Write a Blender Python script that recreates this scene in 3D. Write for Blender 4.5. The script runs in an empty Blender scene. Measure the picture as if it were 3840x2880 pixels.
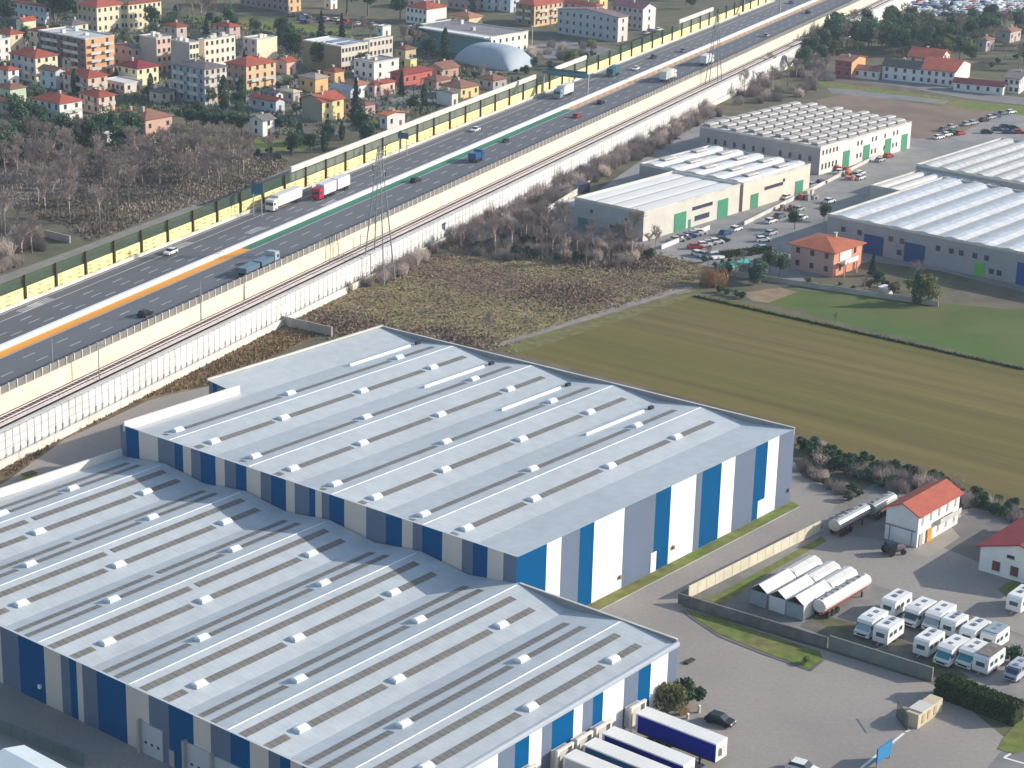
import bpy, bmesh, math, random
from math import radians, degrees, sin, cos, tan, pi, atan2, hypot, sqrt
from mathutils import Matrix, Vector
random.seed(7)
scene = bpy.context.scene
# ------------------------------------------------------------------ camera
CH = 125.0; FPX = 7737.7; PT = 0.322294; RL = -0.026402
_cp, _sp, _cr, _sr = cos(PT), sin(PT), cos(RL), sin(RL)
FW = Vector((0, _cp, -_sp)); _X = Vector((1, 0, 0)); _D = Vector((0, -_sp, -_cp))
RT = _cr*_X + _sr*_D; DN = -_sr*_X + _cr*_D
camd = bpy.data.cameras.new('camera'); cam = bpy.data.objects.new('camera', camd)
scene.collection.objects.link(cam); scene.camera = cam
camd.lens = FPX/3840*36; camd.sensor_width = 36; camd.clip_end = 6000; camd.clip_start = 1
M = Matrix((RT, -DN, -FW)).transposed().to_4x4(); M.translation = (0, 0, CH); cam.matrix_world = M
# ------------------------------------------------------------------ sky, sun, exposure
SUN_AZ = 9.5; SUN_EL = 22.5
w = bpy.data.worlds.new('World'); scene.world = w; w.use_nodes = True
nt = w.node_tree; bg = nt.nodes['Background']; sky = nt.nodes.new('ShaderNodeTexSky')
sky.sky_type = 'NISHITA'; sky.sun_disc = False; sky.sun_elevation = radians(SUN_EL)
sky.sun_rotation = radians(90-SUN_AZ); sky.air_density = 1.2; sky.dust_density = 1.2; sky.altitude = 100
nt.links.new(sky.outputs[0], bg.inputs[0]); bg.inputs[1].default_value = 0.145
sd = bpy.data.lights.new('sun', 'SUN'); so = bpy.data.objects.new('sun', sd); scene.collection.objects.link(so)
sd.energy = 4.4; sd.angle = radians(0.6); sd.color = (1.0, 0.925, 0.82)
so.rotation_euler = Vector((cos(radians(SUN_EL))*cos(radians(SUN_AZ)), cos(radians(SUN_EL))*sin(radians(SUN_AZ)), sin(radians(SUN_EL)))).to_track_quat('Z', 'Y').to_euler()
scene.view_settings.view_transform = 'Standard'; scene.view_settings.look = 'None'
scene.view_settings.exposure = 0.35; scene.view_settings.gamma = 1
scene.cycles.max_bounces = 4; scene.cycles.diffuse_bounces = 2; scene.cycles.transparent_max_bounces = 8
# ------------------------------------------------------------------ helpers
def ray(px, py):
    return FW + (px-1920)/FPX*RT + (py-1440)/FPX*DN
def G(px, py, z=0.0):
    r = ray(px, py); t = (z-CH)/r.z
    return Vector((r.x*t, r.y*t, z))
def proj(p):
    d = Vector(p) - Vector((0, 0, CH)); k = d.dot(FW)
    return 1920 + FPX*d.dot(RT)/k, 1440 + FPX*d.dot(DN)/k
class MB:
    def __init__(s): s.v = []; s.f = []; s.m = []
    def poly(s, pts, m=0):
        n = len(s.v); s.v += [tuple(p) for p in pts]; s.f.append(tuple(range(n, n+len(pts)))); s.m.append(m); return s
    def box(s, x0, y0, z0, x1, y1, z1, m=0, bottom=True):
        P = [(x0,y0,z0),(x1,y0,z0),(x1,y1,z0),(x0,y1,z0),(x0,y0,z1),(x1,y0,z1),(x1,y1,z1),(x0,y1,z1)]
        n = len(s.v); s.v += P
        F = [(0,1,5,4),(1,2,6,5),(2,3,7,6),(3,0,4,7),(4,5,6,7)] + ([(3,2,1,0)] if bottom else [])
        for f in F: s.f.append(tuple(n+i for i in f)); s.m.append(m)
        return s
    def prism(s, pts, z0, z1, m=0, mt=None):
        n = len(pts)
        for i in range(n):
            a, b = pts[i], pts[(i+1) % n]
            s.poly([(a[0],a[1],z0),(b[0],b[1],z0),(b[0],b[1],z1),(a[0],a[1],z1)], m)
        s.poly([(p[0],p[1],z1) for p in pts], m if mt is None else mt); return s
    def extr(s, prof, y0, y1, m=0, axis='y'):
        # profile in (x,z) extruded along y (or (y,z) along x)
        A = lambda p, t: (p[0], t, p[1]) if axis == 'y' else (t, p[0], p[1])
        n = len(prof)
        for i in range(n):
            a, b = prof[i], prof[(i+1) % n]
            s.poly([A(a,y0), A(b,y0), A(b,y1), A(a,y1)], m)
        s.poly([A(p,y0) for p in prof], m); s.poly([A(p,y1) for p in reversed(prof)], m); return s
    def tube(s, a, b, r0, r1=None, n=6, m=0, cap=True):
        a, b = Vector(a), Vector(b); r1 = r0 if r1 is None else r1
        d = (b-a).normalized(); u = d.orthogonal().normalized(); v = d.cross(u)
        A = [a + r0*(cos(2*pi*i/n)*u + sin(2*pi*i/n)*v) for i in range(n)]
        B = [b + r1*(cos(2*pi*i/n)*u + sin(2*pi*i/n)*v) for i in range(n)]
        for i in range(n): s.poly([A[i], A[(i+1)%n], B[(i+1)%n], B[i]], m)
        if cap: s.poly(list(reversed(A)), m); s.poly(B, m)
        return s
    def build(s, name, mats, parent=None, loc=None, rz=0, smooth=False):
        me = bpy.data.meshes.new(name); me.from_pydata(s.v, [], s.f)
        if not isinstance(mats, (list, tuple)): mats = [mats]
        for m in mats: me.materials.append(m)
        for p, mi in zip(me.polygons, s.m): p.material_index = mi; p.use_smooth = smooth
        bm = bmesh.new(); bm.from_mesh(me); bmesh.ops.remove_doubles(bm, verts=bm.verts, dist=1e-4)
        bmesh.ops.recalc_face_normals(bm, faces=bm.faces); bm.to_mesh(me); bm.free()
        o = bpy.data.objects.new(name, me); scene.collection.objects.link(o)
        if parent: o.parent = parent
        if loc is not None: o.location = loc
        o.rotation_euler.z = rz
        return o
    def raw(s, name, mats, parent=None):
        me = bpy.data.meshes.new(name); me.from_pydata(s.v, [], s.f)
        if not isinstance(mats, (list, tuple)): mats = [mats]
        for m in mats: me.materials.append(m)
        for p, mi in zip(me.polygons, s.m): p.material_index = mi
        o = bpy.data.objects.new(name, me); scene.collection.objects.link(o)
        if parent: o.parent = parent
        return o
USED = {}
def tag(o, label=None, cat=None, group=None, kind=None):
    if label:
        o['label'] = label
    if cat: o['category'] = cat
    if group: o['group'] = group
    if kind: o['kind'] = kind
    return o
def empty(name, loc, rz=0, label=None, cat=None, group=None):
    o = bpy.data.objects.new(name, None); scene.collection.objects.link(o)
    o.location = loc; o.rotation_euler.z = rz; o.empty_display_size = .5
    return tag(o, label, cat, group)
def copy_tree(o, parent=None):
    c = o.copy(); scene.collection.objects.link(c)
    if parent: c.parent = parent
    for ch in o.children: copy_tree(ch, c)
    return c
def inst(o, name, parent, loc, rz=0, sc=None):
    c = bpy.data.objects.new(name, o.data); scene.collection.objects.link(c); c.parent = parent
    c.location = loc; c.rotation_euler.z = rz
    if sc: c.scale = sc
    return c
# ------------------------------------------------------------------ materials
MATS = {}
def mat(name, col, rough=.8, var=.12, scale=1.0, metal=0, spec=.3, var2=None, col2=None, cscale=None, bump=0, bscale=None,
        stripes=None, coord='Object', rnd=0, stretch=None, thr=(.4,.62), trans=0, leaf=0):
    if name in MATS: return MATS[name]
    m = bpy.data.materials.new(name); m.use_nodes = True; MATS[name] = m
    t = m.node_tree; N = t.nodes; L = t.links; b = N['Principled BSDF']
    b.inputs['Roughness'].default_value = rough; b.inputs['Metallic'].default_value = metal
    b.inputs['Specular IOR Level'].default_value = spec
    tc = N.new('ShaderNodeTexCoord'); mp = N.new('ShaderNodeMapping'); L.new(tc.outputs[coord], mp.inputs[0])
    if stretch:
        mp.inputs['Rotation'].default_value = (0,0,stretch[0]); m2 = N.new('ShaderNodeMapping'); m2.inputs['Scale'].default_value = stretch[1]; L.new(mp.outputs[0], m2.inputs[0]); mp = m2
    rgb = N.new('ShaderNodeRGB'); rgb.outputs[0].default_value = (*col, 1); out = rgb.outputs[0]
    def mix(fac, a, bb, mode='MIX'):
        x = N.new('ShaderNodeMix'); x.data_type = 'RGBA'; x.blend_type = mode
        if isinstance(fac, (int, float)): x.inputs[0].default_value = fac
        else: L.new(fac, x.inputs[0])
        for i, q in ((6, a), (7, bb)):
            if isinstance(q, tuple): x.inputs[i].default_value = q
            else: L.new(q, x.inputs[i])
        return x.outputs[2]
    def noise(sc, det=4, vec=None):
        n = N.new('ShaderNodeTexNoise'); n.inputs['Scale'].default_value = sc; n.inputs['Detail'].default_value = det
        L.new(vec or mp.outputs[0], n.inputs['Vector']); return n.outputs[0]
    def ramp(x, lo, hi):
        r = N.new('ShaderNodeMapRange'); r.inputs[1].default_value = lo; r.inputs[2].default_value = hi; L.new(x, r.inputs[0]); return r.outputs[0]
    if col2:
        out = mix(ramp(noise(cscale or scale*.3, 6), *thr), out, (*col2, 1))
    if var:
        n = ramp(noise(scale, 5), .3, .7)
        hv = N.new('ShaderNodeMapRange'); hv.inputs[3].default_value = 1-var; hv.inputs[4].default_value = 1+var; L.new(n, hv.inputs[0])
        c = N.new('ShaderNodeCombineColor'); [L.new(hv.outputs[0], c.inputs[i]) for i in range(3)]
        out = mix(1.0, out, c.outputs[0], 'MULTIPLY')
    if rnd:
        oi = N.new('ShaderNodeObjectInfo'); hv = N.new('ShaderNodeMapRange'); hv.inputs[3].default_value = 1-rnd; hv.inputs[4].default_value = 1+rnd
        L.new(oi.outputs['Random'], hv.inputs[0]); c = N.new('ShaderNodeCombineColor'); [L.new(hv.outputs[0], c.inputs[i]) for i in range(3)]
        out = mix(1.0, out, c.outputs[0], 'MULTIPLY')
    bh = None
    if stripes:   # list of (axis, period, width fraction, darkness, bump)
        for ax, per, wd, dk, bmp in stripes:
            sx = N.new('ShaderNodeSeparateXYZ'); L.new(mp.outputs[0], sx.inputs[0])
            d = N.new('ShaderNodeMath'); d.operation = 'DIVIDE'; L.new(sx.outputs['XYZ'.index(ax)], d.inputs[0]); d.inputs[1].default_value = per
            fr = N.new('ShaderNodeMath'); fr.operation = 'FRACT'; L.new(d.outputs[0], fr.inputs[0])
            lt = N.new('ShaderNodeMath'); lt.operation = 'LESS_THAN'; L.new(fr.outputs[0], lt.inputs[0]); lt.inputs[1].default_value = wd
            mu = N.new('ShaderNodeMath'); mu.operation = 'MULTIPLY'; L.new(lt.outputs[0], mu.inputs[0]); mu.inputs[1].default_value = dk
            out = mix(mu.outputs[0], out, (0.02, 0.02, 0.022, 1))
    L.new(out, b.inputs['Base Color'])
    if bump:
        bn = N.new('ShaderNodeBump'); bn.inputs['Strength'].default_value = 1; bn.inputs['Distance'].default_value = bump
        L.new(noise(bscale or scale*4, 4), bn.inputs['Height']); L.new(bn.outputs[0], b.inputs['Normal'])
    if trans:
        tr = N.new('ShaderNodeBsdfTransparent'); ms = N.new('ShaderNodeMixShader'); ms.inputs[0].default_value = trans
        L.new(b.outputs[0], ms.inputs[1]); L.new(tr.outputs[0], ms.inputs[2]); L.new(ms.outputs[0], N['Material Output'].inputs[0])
    if leaf:
        tl = N.new('ShaderNodeBsdfTranslucent'); L.new(out, tl.inputs[0]); ms = N.new('ShaderNodeMixShader'); ms.inputs[0].default_value = leaf
        L.new(b.outputs[0], ms.inputs[1]); L.new(tl.outputs[0], ms.inputs[2]); L.new(ms.outputs[0], N['Material Output'].inputs[0])
    return m
R_ = radians
asphalt = mat('asphalt_yard', (.285,.258,.238), .9, .07, 1.6, col2=(.33,.298,.272), cscale=.035, bump=.02, bscale=3)
asphalt_dark = mat('asphalt_road', (.125,.132,.15), .85, .08, .12, col2=(.155,.16,.175), cscale=.05, stretch=(-R_(66.6),(.06,1,1)))
asphalt_mid = mat('asphalt_town', (.20,.20,.205), .9, .15, .2, col2=(.25,.24,.235), cscale=.05)
gravel = mat('gravel', (.24,.215,.19), .95, .18, .5, col2=(.30,.275,.245), cscale=.08, bump=.05)
rvyard = mat('gravel_asphalt', (.185,.17,.16), .95, .14, .35, col2=(.27,.255,.245), cscale=.05, bump=.03)
m_base = mat('dull_grassland', (.115,.115,.065), .95, .25, .15, col2=(.155,.13,.095), cscale=.02)
m_scrub = mat('scrub_ground', (.225,.18,.095), .95, .4, .25, col2=(.17,.115,.085), cscale=.035, bump=.15, bscale=1.2, thr=(.47,.6))
m_field = mat('ploughed_field', (.128,.118,.024), .95, .24, .32, col2=(.158,.124,.042), cscale=.03, stretch=(R_(36.5),(.03,1.0,1)), bump=.05, bscale=.5, thr=(.35,.62))
m_green = mat('green_crop', (.066,.14,.026), .95, .14, .08, col2=(.11,.125,.035), cscale=.02)
m_lawn = mat('short_grass', (.13,.185,.035), .95, .28, .6, col2=(.19,.175,.06), cscale=.1, bump=.05)
m_brownf = mat('fallow_field', (.20,.145,.115), .95, .15, .1, col2=(.235,.175,.135), cscale=.03)
m_verge = mat('dry_verge', (.21,.15,.08), .95, .3, .5, col2=(.12,.085,.05), cscale=.12, bump=.1)
conc = mat('concrete', (.42,.40,.37), .85, .12, .4, col2=(.34,.33,.31), cscale=.15)
conc_l = mat('light_concrete', (.62,.60,.56), .85, .10, .35, col2=(.5,.49,.46), cscale=.2)
conc_wall = mat('panel_concrete', (.72,.70,.68), .85, .08, .4, col2=(.58,.56,.54), cscale=.25, stretch=(0,(1,1,.25)))
white = mat('white_paint', (.80,.79,.77), .6, .04, .3)
cream = mat('cream_concrete', (.72,.62,.47), .85, .07, .3)
yellow = mat('yellow_panel', (.84,.72,.34), .7, .10, .25, col2=(.72,.60,.26), cscale=.7, thr=(.57,.64), stretch=(-R_(66.6),(.5,1,1.8)))
greenp = mat('dark_green_steel', (.055,.075,.035), .6, .1, .5)
brown_post = mat('brown_post', (.06,.045,.015), .6, .1, .5)
glass_green = mat('green_glass_panel', (.05,.095,.06), .35, .15, .2, trans=.42, spec=.5)
glass_clear = mat('dusty_clear_panel', (.27,.26,.25), .3, .1, .3, trans=.3)
steel = mat('galvanised_steel', (.36,.37,.39), .5, .1, .5, metal=.4)
dark = mat('dark_metal', (.03,.03,.035), .5, .1, .5)
black = mat('black_rubber', (.02,.02,.022), .8, .1, .5)
winm = mat('window_glass', (.045,.055,.075), .15, .2, .3, spec=.6)
blue_sign = mat('teal_sign', (.03,.14,.20), .5, .05, .3)
rail = mat('rail_steel', (.62,.56,.56), .5, .1, .5)
ballast = mat('ballast', (.065,.052,.05), .95, .25, 1.2, bump=.05)
roofm = mat('sheet_metal_roof', (.47,.51,.54), .6, .07, .5, spec=.35, stripes=[('X',1.0,.07,.15,0)], col2=(.51,.55,.58), cscale=.05)
skyl = mat('grimy_rooflight', (.215,.20,.18), .5, .14, .6, stripes=[('X',1.0,.28,.28,0)])
domem = mat('white_vent_dome', (.92,.92,.92), .35, .02, .5)
curbm = mat('vent_curb', (.62,.65,.68), .6, .05, .5)
p_blue = mat('blue_cladding', (.0,.085,.235), .8, .03, .3, spec=.02, stripes=[('Y',1.0,.07,.12,0),('X',1.0,.07,.12,0)])
p_white = mat('white_cladding', (.84,.82,.82), .6, .05, .2, stripes=[('X',1.0,.07,.07,0)])
p_grey = mat('grey_cladding', (.125,.165,.25), .7, .04, .3, stripes=[('Y',1.0,.07,.10,0),('X',1.0,.07,.10,0)])
p_beige = mat('pale_cladding', (.60,.53,.49), .7, .03, .3)
tile_red = mat('red_tiles', (.36,.085,.052), .85, .22, .5, col2=(.27,.085,.06), cscale=.25, rnd=.12)
tile_bright = mat('orange_red_tiles', (.40,.10,.065), .8, .12, .6, stripes=[('X',.7,.2,.25,0)])
tile_brown = mat('brown_tiles', (.24,.12,.085), .85, .2, .6, rnd=.15)
tile_grey = mat('grey_tiles', (.17,.155,.16), .85, .2, .6, rnd=.1)
flat_l = mat('pale_flat_roof', (.50,.51,.52), .85, .12, .25, rnd=.08)
flat_g = mat('grey_flat_roof', (.26,.25,.25), .85, .15, .3, rnd=.1)
bark = mat('bark', (.2,.17,.145), .95, .2, 2)
twig = mat('bare_twigs', (.43,.355,.325), .95, .15, .4, rnd=.22)
twig2 = mat('russet_twigs', (.42,.25,.12), .95, .2, .4, rnd=.1)
leafd = mat('evergreen_leaves', (.045,.105,.07), .8, .35, .5, col2=(.10,.15,.065), cscale=.35, rnd=.25, leaf=.2)
leafo = mat('olive_leaves', (.20,.215,.085), .8, .3, .5, rnd=.25, leaf=.25)
leafc = mat('conifer_needles', (.022,.062,.05), .85, .3, .5, rnd=.2, leaf=.15)
hedge_m = mat('hedge_leaves', (.045,.085,.025), .85, .3, .6, rnd=.1, leaf=.15)
solar = mat('solar_panel', (.16,.22,.28), .3, .1, .4, stripes=[('X',1.7,.08,.5,0)])
tarp = mat('dirty_white_tarp', (.66,.65,.62), .6, .12, .3, stripes=[('X',1.3,.05,.25,0)])
plast = mat('white_plastic', (.78,.78,.77), .4, .05, .4)
tin = mat('stainless', (.55,.56,.57), .35, .1, .5, metal=.5)
def wallm(col):
    k = 'render_%d_%d_%d' % tuple(int(c*99) for c in col)
    return mat(k, col, .85, .08, .3)
def paint(col, nm):
    return mat('paint_'+nm, col, .35, .03, .5, spec=.5)
# ------------------------------------------------------------------ ground sheets
def sheet(name, pts, z, m, px=True, kind='structure'):
    P = [G(x, y, 0) for x, y in pts] if px else [Vector((*p, 0)) for p in pts]
    o = MB().poly([(p.x, p.y, z) for p in P]).build(name, m); o['kind'] = kind
    for p in o.data.polygons:
        if p.normal.z < 0: p.flip()
    return o
gr = MB(); gr.poly([(-1500,60,0),(1500,60,0),(1500,3200,0),(-1500,3200,0)]); gr.build('ground', m_base)['kind'] = 'structure'
sheet('yard_asphalt', [(-300,2000),(60,1775),(240,1650),(560,1500),(790,1440),(1500,1700),(2960,1700),(3010,1790),(3130,1830),(3190,1880),(3095,1965),(2550,2222),(2560,2275),(2700,2320),(3100,2440),(3540,2580),(3760,2760),(4300,3050),(4300,3500),(-600,3500)], .012, asphalt)
sheet('lorry_park', [(2552,2232),(3080,1985),(3130,1900),(3300,1800),(3500,1860),(3850,1960),(4200,2080),(4300,2600),(3900,2640),(3700,2590),(3500,2510),(3080,2400),(2600,2290)], .022, rvyard)
sheet('lorry_park_lane', [(3000,2060),(3120,2000),(3330,2030),(3500,2040),(3700,2120),(4100,2350),(4100,2480),(3700,2330),(3300,2200),(3060,2110)], .030, asphalt)
sheet('house_apron', [(3400,2075),(3480,2095),(3600,2015),(3560,1970),(3450,2050)], .038, mat('apron',(.34,.31,.27),.9,.1,.3))
sheet('ploughed_field', [(1870,1305),(2560,1122),(2640,1108),(2800,1140),(3900,1400),(4400,1520),(4400,2090),(3840,1905),(3500,1805),(3200,1720),(2995,1650),(2985,1600),(1930,1325)], .016, m_field)
sheet('field_margin', [(1850,1300),(2590,1098),(2640,1106),(2560,1126),(1930,1330)], .020, mat('dull_margin',(.15,.155,.05),.95,.3,.5,col2=(.18,.145,.07),cscale=.1))
sheet('green_field', [(2830,1128),(2920,1080),(3400,1125),(3840,1165),(4400,1250),(4400,1480),(3840,1375)], .014, m_green)
sheet('sandy_corner', [(2780,1100),(2920,1078),(2990,1095),(2880,1135),(2820,1128)], .018, mat('sand',(.28,.20,.13),.95,.2,.4))
sheet('scrub_field', [(1010,1225),(1180,1150),(1700,935),(2200,900),(2640,985),(2620,1085),(1860,1300),(1440,1235),(1250,1250)], .010, m_scrub)
sheet('verge', [(-300,1900),(0,1746),(181,1642),(579,1453),(1000,1227),(1240,1240),(800,1445),(560,1497),(240,1650),(30,1800),(-300,1990)], .020, m_verge)
sheet('gravel_path', [(1846,1292),(2300,1152),(2585,1066),(2600,1080),(2310,1168),(1862,1303)], .026, gravel)
sheet('industrial_asphalt', [(2080,830),(2420,590),(2640,420),(2760,440),(3400,500),(3560,440),(4300,330),(4300,1060),(3840,1095),(3520,1015),(3260,980),(2950,1075),(2660,1000),(2480,955),(2050,880)], .012, mat('industrial_paving',(.24,.235,.235),.9,.12,.2,col2=(.30,.285,.275),cscale=.05))
sheet('factory_lane', [(3540,1010),(3840,1090),(4200,1180),(4200,1130),(3840,1040),(3560,985)], .020, gravel)
sheet('fallow_field', [(3060,375),(3180,350),(3500,395),(3780,410),(3560,520),(3430,520),(3100,430)], .014, m_brownf)
sheet('far_lane', [(3100,330),(3180,335),(3560,378),(3540,390),(3120,350)], .020, asphalt_mid)
sheet('far_road', [(3040,265),(3100,270),(3400,300),(3650,350),(3900,370),(3900,400),(3640,372),(3380,325),(3080,285)], .022, asphalt_mid)
sheet('far_meadow', [(3060,300),(3380,345),(3700,385),(3900,405),(3900,440),(3560,400),(3060,320)], .016, m_lawn)
sheet('meadow', [(680,485),(930,510),(1180,540),(1120,570),(900,560),(700,530)], .014, m_lawn)
sheet('left_lane', [(-60,600),(150,650),(330,690),(130,745),(-60,820),(-60,780),(60,740),(140,700),(-60,640)], .014, mat('dirt',(.26,.235,.215),.95,.15,.3))
sheet('town_street', [(-80,360),(260,345),(520,330),(900,440),(1280,470),(1640,380),(1700,290),(1500,180),(900,120),(500,90),(-80,60)], .010, mat('town_ground',(.13,.135,.10),.95,.3,.12,col2=(.23,.22,.21),cscale=.04))
sheet('town_meadow', [(700,55),(1000,80),(1330,115),(1310,130),(1000,120),(720,85)], .018, m_lawn)
sheet('sports_car_park', [(2000,170),(2120,150),(2330,190),(2250,215),(2050,225)], .018, asphalt_mid)
sheet('service_track', [(-200,1108),(100,1000),(265,940),(600,815),(1000,665),(1100,628),(1110,640),(1010,682),(620,830),(280,962),(110,1025),(-200,1140)], .018, mat('track',(.25,.24,.21),.95,.15,.3))
sheet('parking_bay', [(3700,2880),(3770,2800),(3840,2820),(4200,2900),(4200,3100),(3700,3000)], .018, asphalt_mid)
# painted lines in the yard corner
_a, _b, _c = G(3765,2842), G(3850,2790), G(3880,2875)
def strip(mb, a, b, wd, z, m=0):
    d = (b-a); d.z = 0; d.normalize(); n = Vector((-d.y, d.x, 0))*wd/2
    mb.poly([(a.x-n.x,a.y-n.y,z),(b.x-n.x,b.y-n.y,z),(b.x+n.x,b.y+n.y,z),(a.x+n.x,a.y+n.y,z)], m)
mb = MB(); strip(mb, _a, _b, .35, .03); strip(mb, _a, _c, .35, .031)
strip(mb, G(3230,2880), G(3390,2750), .35, .03); strip(mb, G(3395,2746), G(3412,2738), .25, .03)
mb.build('yard_line_marking', white)['kind'] = 'structure'
# ------------------------------------------------------------------ highway (along t, lateral n)
HD = radians(66.6); HT = Vector((cos(HD), sin(HD), 0)); HN = Vector((sin(HD), -cos(HD), 0))
def HW(u, l, z=0): p = HT*u + HN*(-l); return Vector((p.x, p.y, z))
# lateral l is given as positive distance left of camera line: l=207 retaining wall ... 250 noise barrier
def HW2(u, lat, z): # lat negative numbers as measured
    p = HT*u + HN*lat; return Vector((p.x, p.y, z))
U0, U1 = 180, 1500
def band(mb, l0, l1, z, m=0, u0=U0, u1=U1, z2=None):
    z2 = z if z2 is None else z2
    mb.poly([HW2(u0,l0,z), HW2(u1,l0,z), HW2(u1,l1,z2), HW2(u0,l1,z2)], m)
def hbox(mb, l0, l1, z0, z1, u0=U0, u1=U1, m=0):
    P = [HW2(u0,l0,0), HW2(u1,l0,0), HW2(u1,l1,0), HW2(u0,l1,0)]
    mb.prism([(p.x,p.y) for p in P], z0, z1, m)
mb = MB(); band(mb, -262, -251.2, 0.0, z2=6); band(mb, -251.2, -249.2, 6.0); mb.build('embankment', mat('bank_grass',(.08,.095,.05),.95,.3,.3))['kind']='structure'
mb = MB(); band(mb, -249.2, -213.4, 6.0); mb.build('highway', asphalt_dark)['kind'] = 'structure'
mb = MB(); z = 6.012
def line(l, wd=.22, **k): band(mb, l-wd/2, l+wd/2, z, **k)
line(-248.6,.25); line(-245.7,.25); line(-231.35,.25); line(-217.2,.25); line(-236.2,.2)
u = U0
while u < U1:
    for l in (-242.87, -240.4, -238.4, -228.05, -224.7, -220.9): line(l, .24, u0=u+((l*7)%3), u1=u+3.6+((l*7)%3))
    u += 10.5
for uu, ll in ((378,-246.8),(398,-239.5),(430,-237.4),(322,-246.6),(437,-243.5),(326,-247)):
    for k in range(3): band(mb, ll-.9+k*.7, ll-.55+k*.7, z+.004, u0=uu, u1=uu+7)
mb.build('lane_markings', mat('road_paint',(.50,.50,.50),.7,.15,.4))['kind'] = 'structure'
_g = G(2150,412,6); UG = _g.dot(HT)
mb = MB(); band(mb, -234.1, -231.6, 6.02, u0=U0, u1=386); mb.build('orange_median_strip', mat('orange_paint',(.78,.34,.055),.8,.12,.25,stretch=(-R_(66.6),(.1,1,1))))['kind']='structure'
mb = MB(); band(mb, -234.1, -231.6, 6.02, u0=386, u1=UG); mb.build('green_median_strip', mat('green_paint',(.045,.20,.13),.8,.15,.25,stretch=(-R_(66.6),(.1,1,1))))['kind']='structure'
mb = MB(); band(mb, -234.1, -231.6, 6.02, u0=UG, u1=1000); mb.build('tan_median_strip', mat('tan_paint',(.62,.40,.24),.8,.15,.5,stripes=[('X',2.2,.45,.18,0)]))['kind']='structure'
def wall_thing(name, segs, m, label, cat):
    mb = MB()
    for l0,l1,z0,z1 in segs: hbox(mb, l0, l1, z0, z1)
    return tag(mb.build(name, m), label, cat)
wall_thing('median_barrier', [(-235.0,-234.15,6,6.9)], white, 'long white concrete barrier down the middle of the motorway', 'barrier')
wall_thing('guard_rail', [(-249.55,-249.25,6,6.75)], conc_l, 'pale guard rail at the foot of the yellow noise barrier', 'guard rail')
# retaining wall: panels with joints
rw = empty('retaining_wall', HW2(400,-207,0), 0, 'tall white panelled retaining wall carrying the railway', 'retaining wall')
off = rw.location
def local(mb, o):
    mb.v = [(v[0]-o.x, v[1]-o.y, v[2]-o.z) for v in mb.v]; return mb
mb = MB(); u = U0
while u < U1:
    step = 2.0
    hbox(mb, -206.75, -206.45, 1.5, 5.9, u0=u+.08, u1=u+step-.08)
    if u < 520: hbox(mb, -206.45, -206.3, 1.36, random.choice((1.9,2.2,2.6)), u0=u-.16, u1=u+.2, m=1)
    u += step
local(mb, off).build('wall_panel', [mat('white_panel',(.68,.68,.69),.85,.10,.5,col2=(.58,.58,.58),cscale=.25,stripes=[('Z',1.45,.06,.45,0)]), mat('fin_grey',(.36,.36,.36),.9,.2,.4)], rw)
mb = MB(); hbox(mb, -207.4, -206.75, 0, 6.12); local(mb, off).build('wall_core', mat('joint_grey',(.32,.32,.33),.9,.1,.5), rw)
mb = MB(); hbox(mb, -206.75, -205.9, 0, 1.35); local(mb, off).build('wall_footing', mat('cream_footing',(.70,.67,.60),.9,.15,.4,stripes=[('X',4,.03,.3,0)]), rw)
mb = MB(); hbox(mb, -207.45, -206.6, 6.12, 6.2); local(mb, off).build('coping', conc_l, rw)
mb = MB(); u = 99999
while u < 620:
    hbox(mb, -206.5, -206.3, 1.35, 2.5 if int(u/2)%2 else 1.9, u0=u-.13, u1=u+.13); u += 2.0
# railway
mb = MB(); band(mb, -213.4, -207.3, 5.3); mb.build('railway_ballast', ballast)['kind'] = 'structure'
mb = MB(); band(mb, -209.75, -207.4, 5.32); mb.build('trackside_shade_strip', mat('painted_shade',(.022,.018,.024),.95,.2,.5))['kind'] = 'structure'  # dark sheet on the ballast, paints the shadow band behind the wall top
mb = MB(); u = U0
while u < 900: hbox(mb, -213.0, -210.8, 5.3, 5.36, u0=u, u1=u+.28); u += 1.15
mb.build('railway_sleepers', mat('sleeper',(.30,.25,.24),.9,.2,.5))['kind']='structure'
mb = MB()
for l in (-212.6,-211.2): hbox(mb, l-.08, l+.08, 5.36, 5.52)
hbox(mb, -210.45, -210.15, 5.3, 5.5); hbox(mb, -209.95, -209.7, 5.3, 5.5)
tag(mb.build('railway_track', rail), 'pair of steel rails running beside the cream wall', 'railway track')
# cream wall with fence
cw = empty('trackside_wall', HW2(400,-213,6), 0, 'cream concrete wall between motorway and railway, topped by clear fence', 'wall')
mb = MB(); hbox(mb, -213.9, -213.4, 5.3, 8.75); local(mb, cw.location).build('wall', mat('cream_wall',(.72,.64,.50),.85,.12,.3,stripes=[('X',3.0,.02,.18,0)]), cw)
mb = MB(); hbox(mb, -213.65, -213.60, 8.75, 10.2, u1=900); local(mb, cw.location).build('fence_panel', glass_clear, cw)
fpm = mat('fence_post',(.62,.56,.50),.8,.1,.5); fp0 = None; u = 258
for i in range(98):
    p = HW2(u+i*2.4,-213.6,8.75) - cw.location
    if fp0 is None: fp0 = MB().box(-.11,-.13,0,.11,.13,1.55).build('post', fpm, cw, p, HD)
    else: inst(fp0, 'post', cw, p, HD)
mb = MB(); u = 258+98*2.4
while u < 640: hbox(mb, -213.73, -213.48, 8.75, 10.3, u0=u, u1=u+.22); u += 2.4
local(mb, cw.location).build('distant_posts', fpm, cw)['kind'] = 'stuff'
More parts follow.
